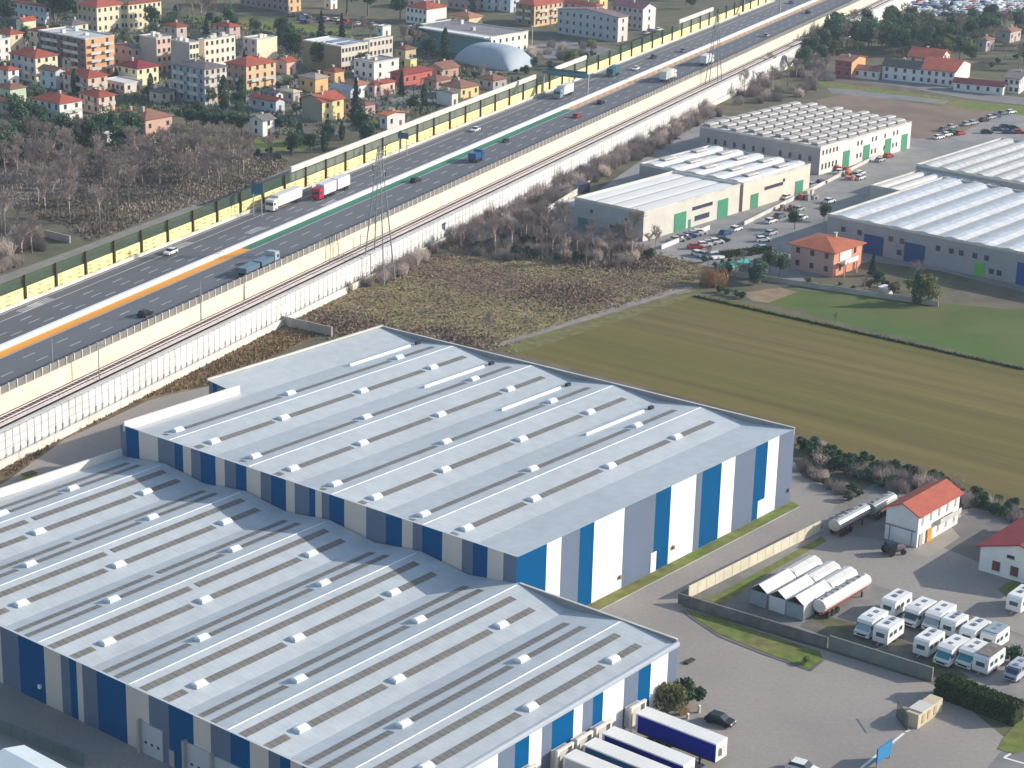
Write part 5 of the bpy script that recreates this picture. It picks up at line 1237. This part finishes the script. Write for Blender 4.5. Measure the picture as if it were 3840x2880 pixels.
def proto(kind):
    random.seed(hash(kind) % 1000 if False else sum(map(ord, kind))*7)
    base = kind.split('_')[0]
    if base == 'leafy':      # broad evergreen ~ 8 m tall
        cl = [(Vector((random.uniform(-1.5,1.5),random.uniform(-1.5,1.5),random.uniform(3,6.6))), random.uniform(1.0,1.8)) for _ in range(15)]
        mb = MB(); leaf_cloud(mb, 1700, lambda: sphere_pt(*random.choice(cl), .8), .24); t_ = trunk_mesh(5,.22); m_ = leafd; nm = 'broad_tree'
    elif base == 'olive':
        cl = [(Vector((random.uniform(-1.6,1.6),random.uniform(-1.6,1.6),random.uniform(1.6,4.4))), random.uniform(.8,1.5)) for _ in range(13)]
        mb = MB(); leaf_cloud(mb, 1300, lambda: sphere_pt(*random.choice(cl), .8), .24); t_ = trunk_mesh(3.6,.18); m_ = leafo; nm = 'leafy_tree'
    elif base == 'conifer':
        mb = MB()
        def pos():
            t_ = random.random()**1.4; z_ = 1.0+t_*9; r_ = (1-t_)*2.3*(.75+.25*sin(z_*5))+.08; a_ = random.uniform(0,2*pi); q = random.random()**.4
            return Vector((cos(a_)*r_*q, sin(a_)*r_*q, z_-r_*q*.25))
        leaf_cloud(mb, 1700, pos, .24); t_ = trunk_mesh(8.5,.2); m_ = leafc; nm = 'conifer'
    elif base == 'column':
        mb = MB()
        def pos():
            t_ = random.random(); z_ = .3+t_*6.2; r_ = 1.15*sin(pi*min(1,(t_*.85+.15)))**.6; a_ = random.uniform(0,2*pi); q = random.random()**.35
            return Vector((cos(a_)*r_*q, sin(a_)*r_*q, z_))
        leaf_cloud(mb, 1300, pos, .2); t_ = trunk_mesh(4,.15); m_ = leafd; nm = 'columnar_tree'
    elif base == 'bare':
        mb = MB()
        def br(p0, d, L, r, lev):
            p1 = p0+d*L
            if lev < 2: mb.tube(p0, p1, r, r*.6, n=3, cap=False)
            else:
                u_ = d.orthogonal().normalized()*r; k = len(mb.v); mb.v += [tuple(p0-u_),tuple(p0+u_),tuple(p1)]; mb.f.append((k,k+1,k+2)); mb.m.append(0)
                v_ = d.cross(u_).normalized()*r; k = len(mb.v); mb.v += [tuple(p0-v_),tuple(p0+v_),tuple(p1)]; mb.f.append((k,k+1,k+2)); mb.m.append(0)
            if lev >= 4: return
            for i in range([7,5,5,4][lev]):
                q = p0.lerp(p1, random.uniform(.35,1)); nd = (d+Vector((random.gauss(0,.42),random.gauss(0,.42),random.gauss(.12,.25)))).normalized(); br(q, nd, L*random.uniform(.5,.75), max(r*.55,.03), lev+1)
        br(Vector((0,0,1.6)), Vector((0,0,1)), 3.0, .14, 0); t_ = trunk_mesh(3.0,.17); m_ = twig; nm = 'bare_tree'
    elif base == 'shrub':
        mb = MB()
        stools = [(random.uniform(-1.1,1.1), random.uniform(-1.1,1.1), random.uniform(.5,1.25)) for _ in range(7)]
        for i in range(360):
            sx_, sy_, ss = random.choice(stools); a_ = random.uniform(0,2*pi); r_ = random.random()**.5*.8*ss
            p0 = Vector((sx_+cos(a_)*r_*.3,sy_+sin(a_)*r_*.3,0)); p1 = Vector((sx_+cos(a_)*r_*1.3+random.gauss(0,.15),sy_+sin(a_)*r_*1.3+random.gauss(0,.15),random.uniform(.8,2.5)*ss*(1.25-r_*.5)))
            d = (p1-p0).normalized(); u_ = d.orthogonal().normalized()*.04; k = len(mb.v); mb.v += [tuple(p0-u_),tuple(p0+u_),tuple(p1)]; mb.f.append((k,k+1,k+2)); mb.m.append(0)
            for j in range(2):
                q = p0.lerp(p1,random.uniform(.4,.95)); e_ = q+Vector((random.gauss(0,.3),random.gauss(0,.3),random.uniform(.2,.7))); k = len(mb.v); mb.v += [tuple(q-u_*.8),tuple(q+u_*.8),tuple(e_)]; mb.f.append((k,k+1,k+2)); mb.m.append(0)
        t_ = None; m_ = twig if kind != 'shrub_r' else twig2; nm = 'bare_shrub'
    elif base == 'bush':
        cl = [(Vector((random.uniform(-.9,.9),random.uniform(-.9,.9),random.uniform(.5,1.7))), random.uniform(.5,.9)) for _ in range(9)]
        mb = MB(); leaf_cloud(mb, 900, lambda: sphere_pt(*random.choice(cl), .85), .16); t_ = trunk_mesh(1.2,.08); m_ = leafo if kind == 'bush_o' else leafd; nm = 'bush'
    root = empty(nm, (0,0,0)); root['_proto'] = 1
    if t_: t_.raw('trunk', bark, root)
    mb.raw('crown', m_, root)
    return root
def plant(kind, pos, sc, label, cat, group=None, sz=None):
    if kind not in PROTO: PROTO[kind] = proto(kind); o = PROTO[kind]; 
    else: o = copy_tree(PROTO[kind])
    if '_proto' in o: del o['_proto']
    o.location = pos; o.rotation_euler.z = random.uniform(0,6.28); o.scale = (sc, sc, sz or sc*random.uniform(.9,1.15))
    if 'group' in o: del o['group']
    tag(o, label, cat, group); return o
TM = [('the yellow school',460,90),('the orange brick block',320,200),('the lowest white villa',220,430),('the pink villa',370,410),('the balcony block',770,330),('the orange villa',940,300),
 ('the shaded gable house',1200,430),('the tall spruce',1330,440),('the white roofed school',1280,200),('the white cube house',1420,270),('the red walled house',1540,300),('the sports hall',1840,170),('the inflated dome',1800,250),
 ('the brown orange block',2020,70),('the long grey block',2220,140),('the sign gantry',2140,300),('the yellow bungalow',1730,370),('the small meadow',900,530),('the concrete parapet',220,900),('the left photo edge',0,600),
 ('the pale screen start',1100,640),('the square road sign',965,740),('the farm row',3450,310),('the brick red farmhouse',3190,270),('the storage lot',3600,70),('the fallow field',3350,420),('the second pylon',2672,375),
 ('the dotted-roof factory',2800,520),('the middle factory',2500,640),('the nearest factory',2300,900),('the big pylon',1420,1050),('the scrub field',1900,1080),('the salmon villa',3100,1040),('the turquoise greenhouse',2780,1020),
 ('the right photo edge',3840,250),('the short grey wall',1150,1240),('the depot house',3460,1850),('the tall warehouse corner',3000,1700),('the far white stable',3700,330)]
size_w = lambda s: 'small ' if s < .75 else ('large ' if s > 1.15 else 'medium-sized ')
LB = {}
def lab(kindtxt, sc, px, py, extra=''):
    m_ = min(TM, key=lambda m_: hypot(m_[1]-px, (m_[2]-py)*1.5)); dx, dy = px-m_[1], py-m_[2]
    if abs(dx) > abs(dy)*1.2: r_ = ('left of ' if dx < 0 else 'right of ')+m_[0]
    else: r_ = ('beyond ' if dy < 0 else 'in front of ')+m_[0]
    return size_w(sc)+kindtxt+' '+r_
def inpoly(x, y, P):
    r = False; n = len(P); j = n-1
    for i in range(n):
        if (P[i][1] > y) != (P[j][1] > y) and x < (P[j][0]-P[i][0])*(y-P[i][1])/(P[j][1]-P[i][1])+P[i][0]: r = not r
        j = i
    return r
PL = []
def scatter(P, n, kinds, sc, grp, spacing, seed, avoid=True, ktxt=None):
    random.seed(seed); Wp = [G(x,y,0) for x,y in P]; W2 = [(p.x,p.y) for p in Wp]
    x0,x1 = min(p[0] for p in W2), max(p[0] for p in W2); y0,y1 = min(p[1] for p in W2), max(p[1] for p in W2); k = 0; t_ = 0
    spots = []
    while k < n and t_ < n*60:
        t_ += 1; x,y = random.uniform(x0,x1), random.uniform(y0,y1)
        if not inpoly(x,y,W2): continue
        if avoid and any((x-f[0])**2+(y-f[1])**2 < (f[2]*.8)**2 for f in FOOT): continue
        if any((x-q[0])**2+(y-q[1])**2 < spacing**2 for q in PL): continue
        PL.append((x,y)); spots.append((x,y)); k += 1
    for (x,y) in spots:
        kd = random.choice(kinds); s = random.uniform(*sc); b = kd.split('_')[0]
        if avoid and b not in ('bush','shrub'):
            px,py = proj((x,y,0)); top = proj((x,y,7*s))[1]; hw_ = (py-top)*.3
            hid = [q for q in BB if q[0]-hw_ < px < q[1]+hw_ and py > q[3]-8 and top < q[3]-.25*(q[3]-q[2])]
            if hid and random.random() < .85:
                if random.random() < .5: continue
                kd = 'bush_d'; b = 'bush'; s = min(s, .9)
        txt = {'bare':'leafless grey brown tree','leafy':'dark evergreen tree','olive':'olive green tree','conifer':'pointed conifer','column':'columnar evergreen','shrub':'leafless shrub','bush':'green bush'}[b]
        px,py = proj((x,y,0)); plant(kd,(x,y,0),s,lab(txt,s,px,py),'tree' if b not in ('shrub','bush') else 'shrub',grp)
def put(kd, px, py, s, label, cat='tree', grp=None, sz=None):
    p = G(px,py,0); PL.append((p.x,p.y)); random.seed(int(px*7+py)); return plant(kd,p,s,label,cat,grp,sz)
# specific trees
put('conifer_a',1335,455,1.25,'tall dark spruce beside the yellow house with shaded gable')
put('leafy_a',1100,235,1.45,'big dark evergreen left of the white roofed school'); put('leafy_b',1195,262,1.35,'second big dark evergreen right in front of the white roofed school')
put('column_a',1668,235,1.5,'dark rounded cypress in front of the sports hall',sz=1.9); put('column_b',282,352,1.15,'tall round-topped evergreen between pale blue house and pink house',sz=1.25)
put('leafy_a',250,100,2.2,'huge dark tree mass left of the yellow school'); put('leafy_b',205,90,2.0,'huge dark tree behind the orange brick block'); put('leafy_c',20,95,1.6,'dark bluish tree on the left edge near the pale villa')
put('leafy_b',572,115,1.25,'round dark tree in front of the right school wing')
put('leafy_a',1300,55,2.2,'left tree of the dark pine clump on the top edge'); put('leafy_c',1380,60,2.1,'right tree of the dark pine clump on the top edge'); put('leafy_c',1500,75,1.5,'dark tree left of the white villa near the top edge')
put('column_b',840,415,1.5,'large cypress left of the pair in front of the orange villa',sz=1.7); put('column_a',905,400,1.3,'large cypress right of the pair in front of the orange villa',sz=1.5)
put('leafy_c',1550,420,.8,'rounded green tree behind the pale screen near the orange roofed house'); put('column_b',1590,395,1.0,'slim dark conifer behind the pale screen')
put('column_a',1772,45,1.1,'dark conifer before the pale blue blocks on the top edge',sz=1.4)
for i,(x,y) in enumerate(((720,480),(760,488),(800,492),(840,495),(880,498),(905,500),(700,470),(740,470))): put(('leafy_a','leafy_b','leafy_c')[i%3],x,y,.85,'%s dark evergreen of the tall hedge row behind the small meadow' % ('first','second','third','fourth','fifth','sixth','seventh','eighth')[i],grp='evergreens behind the meadow')
put('bare_b',3130,1215,.32,'tiny lone sapling standing in the green field')
put('bush_d',2840,1065,1.9,'big round dark bush beside the turquoise greenhouse','shrub'); put('shrub_r',2650,1070,1.8,'russet orange leafless shrub at the field corner','shrub'); put('shrub_r',2690,1075,1.6,'second russet leafless shrub right at the field corner','shrub')
for i,(x,y) in enumerate(((2700,1098),(2730,1106),(2760,1114),(2785,1120))): put('bush_d',x,y,.75,'%s clipped dark bush of the row at the field corner' % ('first','second','third','last')[i],'shrub','row of clipped bushes at the field corner')
put('column_b',3435,1145,1.1,'dark tree left of the bright green poplar shrub'); put('olive_b',3480,1140,1.2,'bright olive green tree at the edge of the green field',sz=1.35); put('bare_a',3440,1090,.95,'bare tree before the grey factory wall'); put('leafy_b',3290,1085,.65,'dark garden tree right of the salmon villa'); put('conifer_a',3270,1035,.6,'dark conifer touching the right side of the salmon villa')
put('leafy_c',3090,830,.6,'rounded street tree at the corner of the wide grey factory'); put('leafy_a',2980,860,.65,'street tree between the estate street and the salmon villa')
put('bush_o',2505,2680,1.7,'large olive bush in front of the near warehouse corner','shrub',sz=1.9); put('bush_d',2580,2640,1.6,'darker bush behind the olive one at the warehouse corner','shrub'); put('shrub_r',2565,2680,.5,'low rusty shrub between the bushes and the bollards','shrub')
put('bush_d',3790,2480,1.2,'dark bush between caravans and the right edge','shrub'); put('bush_o',3020,2490,.5,'yellow green tuft on the end of the grass island','shrub')
put('bare_c',1832,1285,.75,'bare tree at the near end of the gravel path')
# woods
Wood = [(-60,640),(150,560),(420,520),(680,545),(860,560),(1080,600),(1060,640),(940,700),(800,760),(600,800),(420,880),(330,905),(240,850),(120,810),(-20,730)]
B3 = ['bare_a','bare_b','bare_c']
scatter(Wood, 118, B3, (1.0,1.5), 'leafless trees of the wood left of the motorway', 3.4, 1)
scatter([(-60,470),(120,430),(350,470),(600,480),(650,530),(420,520),(150,570),(-60,640)], 60, ['leafy_a','leafy_b','leafy_c','olive_a','column_a','leafy_a'], (.8,1.35), 'mixed trees along the upper edge of the wood', 3.4, 2)
scatter([(-60,880),(40,860),(150,900),(170,950),(60,1000),(-60,1040)], 26, ['shrub_b','shrub_a','bare_a'], (1.0,1.6), 'leafless thicket at the left edge by the track', 2.6, 4)
scatter([(930,500),(1250,500),(1500,540),(1180,590),(1000,600)], 20, ['bare_a','leafy_b','column_b','bush_d','leafy_a'], (.7,1.1), 'garden trees behind the pale screen', 3.0, 5)
scatter([(-60,30),(700,60),(1300,140),(1650,190),(2000,290),(1700,400),(1400,500),(900,450),(500,430),(-60,460)], 190, ['leafy_a','leafy_b','leafy_c','bare_a','olive_a','column_a','leafy_a','bush_d','conifer_a'], (.65,1.25), 'garden trees between the town houses', 3.6, 6)
scatter([(640,20),(900,40),(880,110),(700,95)], 14, B3, (1.2,1.7), 'tall bare trees right of the yellow school', 4, 7)
scatter([(1300,120),(1560,170),(1640,240),(1480,215),(1330,150)], 14, B3, (.8,1.3), 'bare trees beside the sports hall', 4, 8)
scatter([(2000,180),(2300,160),(2340,190),(2150,260),(1960,290)], 18, ['shrub_b','bush_d','olive_b','shrub_a'], (.9,1.6), 'scrub between dome and motorway', 3.0, 9)
scatter([(1400,-60),(2600,-60),(2600,60),(2300,-10),(1800,-20),(1400,10)], 40, ['leafy_a','bare_a','leafy_b','leafy_c'], (.8,1.3), 'distant trees on the top edge of the town', 5, 10)
scatter([(3080,150),(3300,95),(3900,110),(3900,270),(3640,250),(3300,200),(3120,220),(2980,290)], 150, ['leafy_a','leafy_b','bare_a','olive_a','leafy_c','bare_b'], (.9,1.45), 'trees beyond the farm on the right', 4.2, 11)
scatter([(2760,330),(3000,230),(3120,280),(3080,350),(2860,400),(2700,410)], 40, ['bare_b','shrub_a','shrub_b'], (1.0,1.5), 'bare shrubs beside the end of the retaining wall', 3.0, 12)
scatter([(1640,910),(1900,790),(2080,690),(2380,540),(2640,410),(2700,430),(2420,590),(2200,690),(2060,790),(2000,880),(1750,950)], 125, ['shrub_a','shrub_b','shrub_c'], (1.0,1.6), 'leafless thicket between retaining wall and factories', 2.0, 13)
scatter([(1700,950),(1760,900),(2050,860),(2400,930),(2480,960),(2300,1000),(1900,975)], 100, ['shrub_a','shrub_b','bare_b','shrub_c','bush_d','bare_a'], (.7,1.2), 'leafless thicket before the nearest factory', 1.9, 14)
scatter([(1180,1130),(1400,1000),(1640,900),(1660,930),(1560,1000),(1450,1060)], 40, ['shrub_a','shrub_b'], (.7,1.4), 'shrubs at the foot of the retaining wall', 2, 15)
scatter([(3000,1665),(3200,1725),(3500,1812),(3900,1930),(3900,1990),(3640,1900),(3300,1830),(3050,1740)], 90, ['shrub_a','bush_d','shrub_b','bush_d','bush_d'], (.6,1.1), 'overgrown hedge along the lower edge of the ploughed field', 1.3, 16)
scatter([(3000,1750),(3130,1820),(3250,1860),(3180,1880),(3050,1800)], 26, ['shrub_a','bush_d','shrub_b'], (.5,.9), 'dark shrubs between the lane and the tall warehouse', 1.3, 17)
scatter([(3260,1060),(3500,1100),(3420,1140),(3250,1110),(2980,1075)], 12, ['bush_d','bare_b','shrub_a','olive_a'], (.4,.7), 'garden plants around the salmon villa', 2, 18)
scatter([(2600,960),(2800,1000),(2900,1000),(2960,1040),(2860,1060),(2680,1040)], 16, ['bush_d','shrub_a','bare_c','leafy_a'], (.5,.8), 'garden shrubs around the greenhouse', 2, 19)
scatter([(-60,480),(120,450),(420,480),(640,500),(620,600),(330,600),(100,640),(-60,640)], 34, ['leafy_a','leafy_b','leafy_c','olive_a'], (1.0,1.6), 'mixed trees along the upper edge of the wood', 2.6, 20)
# undergrowth: uncountable brush under the trees
def brush(name, P, n, hs, ws, mats, seed, soft=0):
    random.seed(seed); W2 = [(p.x,p.y) for p in (G(x,y,0) for x,y in P)]; mb = MB()
    x0,x1 = min(p[0] for p in W2), max(p[0] for p in W2); y0,y1 = min(p[1] for p in W2), max(p[1] for p in W2); k_ = 0
    while k_ < n:
        x,y = random.uniform(x0,x1), random.uniform(y0,y1)
        if not inpoly(x,y,W2): continue
        if any((x-f[0])**2+(y-f[1])**2 < (f[2]*.7)**2 for f in FOOT): k_ += 1; continue
        x += random.gauss(0,soft); y += random.gauss(0,soft)
        k_ += 1; hh = random.uniform(*hs); a_ = random.uniform(0,pi); k = len(mb.v); wd = random.uniform(*ws)
        mb.v += [(x-cos(a_)*wd,y-sin(a_)*wd,0),(x+cos(a_)*wd,y+sin(a_)*wd,0),(x+random.gauss(0,.3),y+random.gauss(0,.3),hh)]; mb.f.append((k,k+1,k+2))
        v_ = sin(x*.13)+sin(y*.11+x*.05)+random.gauss(0,.5); mb.m.append(0 if v_ > -.1 or len(mats) < 2 else 1)
    tag(mb.raw(name, mats), None, None, None, 'stuff')
brushm = mat('brush_twigs',(.33,.26,.22),.95,.3,.15); brushg = mat('brush_green',(.09,.13,.06),.95,.3,.15)
brush('undergrowth', Wood, 17000, (.25,.8), (.12,.3), [brushm, mat('brush_russet',(.17,.125,.105),.95,.3,.15)], 31)
brush('undergrowth', [(-60,430),(350,440),(650,480),(650,530),(150,570),(-60,640)], 9000, (.5,1.4), (.15,.35), [brushg, brushm], 32)
brush('undergrowth', [(1640,905),(1900,790),(2380,540),(2640,410),(2700,430),(2200,690),(2000,880),(2440,935),(2300,1000),(1900,975),(1700,950)], 12000, (.5,1.8), (.05,.14), [brushm], 33)
brush('garden_greenery', [(-60,60),(700,60),(1300,140),(1650,190),(1950,300),(1400,500),(900,450),(500,430),(-60,460)], 14000, (.4,1.5), (.2,.5), [brushg, brushm], 34)
bram = mat('bramble_twigs',(.26,.185,.15),.95,.3,.2); bram2 = mat('bramble_dark',(.24,.175,.115),.95,.3,.2)
brush('bramble_patch', [(2020,925),(2330,940),(2500,985),(2450,1022),(2250,1002),(2080,975)], 5000, (.15,.55), (.12,.35), [bram], 41, soft=2.8)
brush('bramble_patch', [(1980,1108),(2060,1075),(2230,1085),(2255,1110),(2100,1150)], 3000, (.15,.55), (.1,.3), [bram, bram2], 42, soft=2.8)
brush('bramble_patch', [(1150,1150),(1420,1215),(1460,1240),(1300,1262),(1100,1235)], 2500, (.15,.6), (.1,.3), [bram, bram2], 43, soft=2.8)
brush('bramble_patch', [(1560,1215),(1850,1290),(1830,1310),(1600,1262)], 1300, (.15,.6), (.1,.3), [bram2, bram], 44, soft=2.8)
brush('bramble_patch', [(1700,925),(2000,900),(2300,985),(2000,960)], 2500, (.2,.8), (.1,.3), [bram2, brushm], 45, soft=2.8)
# labels: where several plants share a description, count them from the left
from collections import defaultdict
dd = defaultdict(list)
for o in scene.objects:
    if o.parent is None and o.get('category') in ('tree','shrub','car') and o.get('label') and o.get('group','').find('storage') < 0: dd[o['label']].append(o)
O_ = ['first','second','third','fourth','fifth','sixth','seventh','eighth','ninth','tenth','eleventh','twelfth','thirteenth','fourteenth','fifteenth','sixteenth','seventeenth','eighteenth','nineteenth','twentieth']
def ordi(n): return O_[n] if n < 20 else '%d%s' % (n+1, {1:'st',2:'nd',3:'rd'}.get((n+1)%10 if (n+1)//10 != 1 else 0,'th'))
sr = defaultdict(list)
for o in SC: sr[(o['row'], o['cl'])].append(o)
for (r_, c_), os_ in sr.items():
    os_.sort(key=lambda o: proj(o.location)[0])
    for i, o in enumerate(os_): o['label'] = '%s car, %s of its colour from left in %s row of far storage lot' % (c_, ordi(i), ordi(r_))
for o in SC: del o['row'], o['cl']
for lb, os_ in dd.items():
    if len(os_) > 1:
        os_.sort(key=lambda o: proj(o.location)[0])
        for i, o in enumerate(os_): o['label'] = '%s, %s from left' % (lb, ordi(i))
# boxy hedge
def hedge(a, b, wd, h_, label, n, m_=hedge_m, name='hedge', px2=None, seed=1):
    random.seed(seed); A_, B_ = G(*a,0), G(*b,0); d = B_-A_; L_ = d.length; o = empty(name, A_, atan2(d.y,d.x), label, 'hedge'); mb = MB()
    def pos():
        s = random.random(); x = random.uniform(0,L_)
        f = random.choice((0,1,1,2,2,2))
        if f == 0: return Vector((x, random.uniform(-wd/2,wd/2), random.uniform(0,h_)))
        if f == 1: return Vector((x, -wd/2+random.gauss(0,.08), random.uniform(0,h_)))
        return Vector((x, random.uniform(-wd/2,wd/2), h_+random.gauss(0,.12)))
    leaf_cloud(mb, n, pos, .17, up=0); MB().box(.1,-wd/2+.15,0,L_-.1,wd/2-.15,h_-.15).build('branches', mat('hedge_core',(.02,.03,.012),.95,.2,.5), o); mb.raw('foliage', m_, o)
hedge((3520,2600),(3820,2712),2.6,2.6,'tall clipped green hedge at the bottom right beside the cabin',7000)
hedge((2700,1008-40),(2890,935+10),1.5,1.5,'low green hedge behind the estate parking',1200,seed=2)
hedge((2600,1112),(3840,1388),.5,.25,'thin dark ditch hedge dividing ploughed and green fields',5000,seed=3)
# fine ground cover in the scrub: stuff
random.seed(77); mb = MB(); Wp = [G(x,y,0) for x,y in [(1010,1235),(1180,1155),(1700,940),(2200,905),(2620,985),(2600,1070),(1860,1290),(1440,1230),(1250,1250)]]; W2 = [(p.x,p.y) for p in Wp]
x0,x1 = min(p[0] for p in W2), max(p[0] for p in W2); y0,y1 = min(p[1] for p in W2), max(p[1] for p in W2); n = 0
while n < 20000:
    x,y = random.uniform(x0,x1), random.uniform(y0,y1)
    if not inpoly(x,y,W2): continue
    n += 1; hh = random.uniform(.06,.3); a_ = random.uniform(0,pi); k = len(mb.v); wd = random.uniform(.12,.4)
    mb.v += [(x-cos(a_)*wd,y-sin(a_)*wd,0),(x+cos(a_)*wd,y+sin(a_)*wd,0),(x+random.gauss(0,.15),y+random.gauss(0,.15),hh)]; mb.f.append((k,k+1,k+2)); mb.m.append(0 if sin(x*.13)+sin(y*.11+x*.05)+random.gauss(0,.5) > -.1 else 1)
o = mb.raw('dry_grass', [mat('dry_tuft',(.29,.245,.12),.95,.3,.1,coord='Object'), mat('purple_tuft',(.26,.20,.13),.95,.25,.1)]); tag(o, None, None, None, 'stuff')
random.seed(78); mb = MB(); n = 0
Wp = [G(x,y,0) for x,y in [(0,1760),(181,1655),(579,1465),(1000,1240),(1200,1250),(800,1440),(560,1490),(240,1640),(30,1790)]]; W2 = [(p.x,p.y) for p in Wp]
x0,x1 = min(p[0] for p in W2), max(p[0] for p in W2); y0,y1 = min(p[1] for p in W2), max(p[1] for p in W2)
while n < 3500:
    x,y = random.uniform(x0,x1), random.uniform(y0,y1)
    if not inpoly(x,y,W2): continue
    n += 1; hh = random.uniform(.15,.6); a_ = random.uniform(0,pi); k = len(mb.v); wd = random.uniform(.1,.25)
    mb.v += [(x-cos(a_)*wd,y-sin(a_)*wd,0),(x+cos(a_)*wd,y+sin(a_)*wd,0),(x+random.gauss(0,.1),y+random.gauss(0,.1),hh)]; mb.f.append((k,k+1,k+2)); mb.m.append(0)
tag(mb.raw('verge_weeds', mat('brown_weeds',(.24,.165,.09),.95,.3,.2)), None, None, None, 'stuff')
# ------------------------------------------------------------------ haze
HAZE = 0.00013
if HAZE:
    hm = bpy.data.materials.new('haze'); hm.use_nodes = True; t = hm.node_tree; t.nodes.remove(t.nodes['Principled BSDF'])
    pv = t.nodes.new('ShaderNodeVolumePrincipled'); pv.inputs['Density'].default_value = HAZE; pv.inputs['Color'].default_value = (.60,.74,.95,1); pv.inputs['Anisotropy'].default_value = .2
    t.links.new(pv.outputs[0], t.nodes['Material Output'].inputs['Volume'])
    hz = MB().box(-1600,-60,-1,1600,3300,132).build('haze', hm); hz['kind'] = 'stuff'; hz.display_type = 'WIRE'
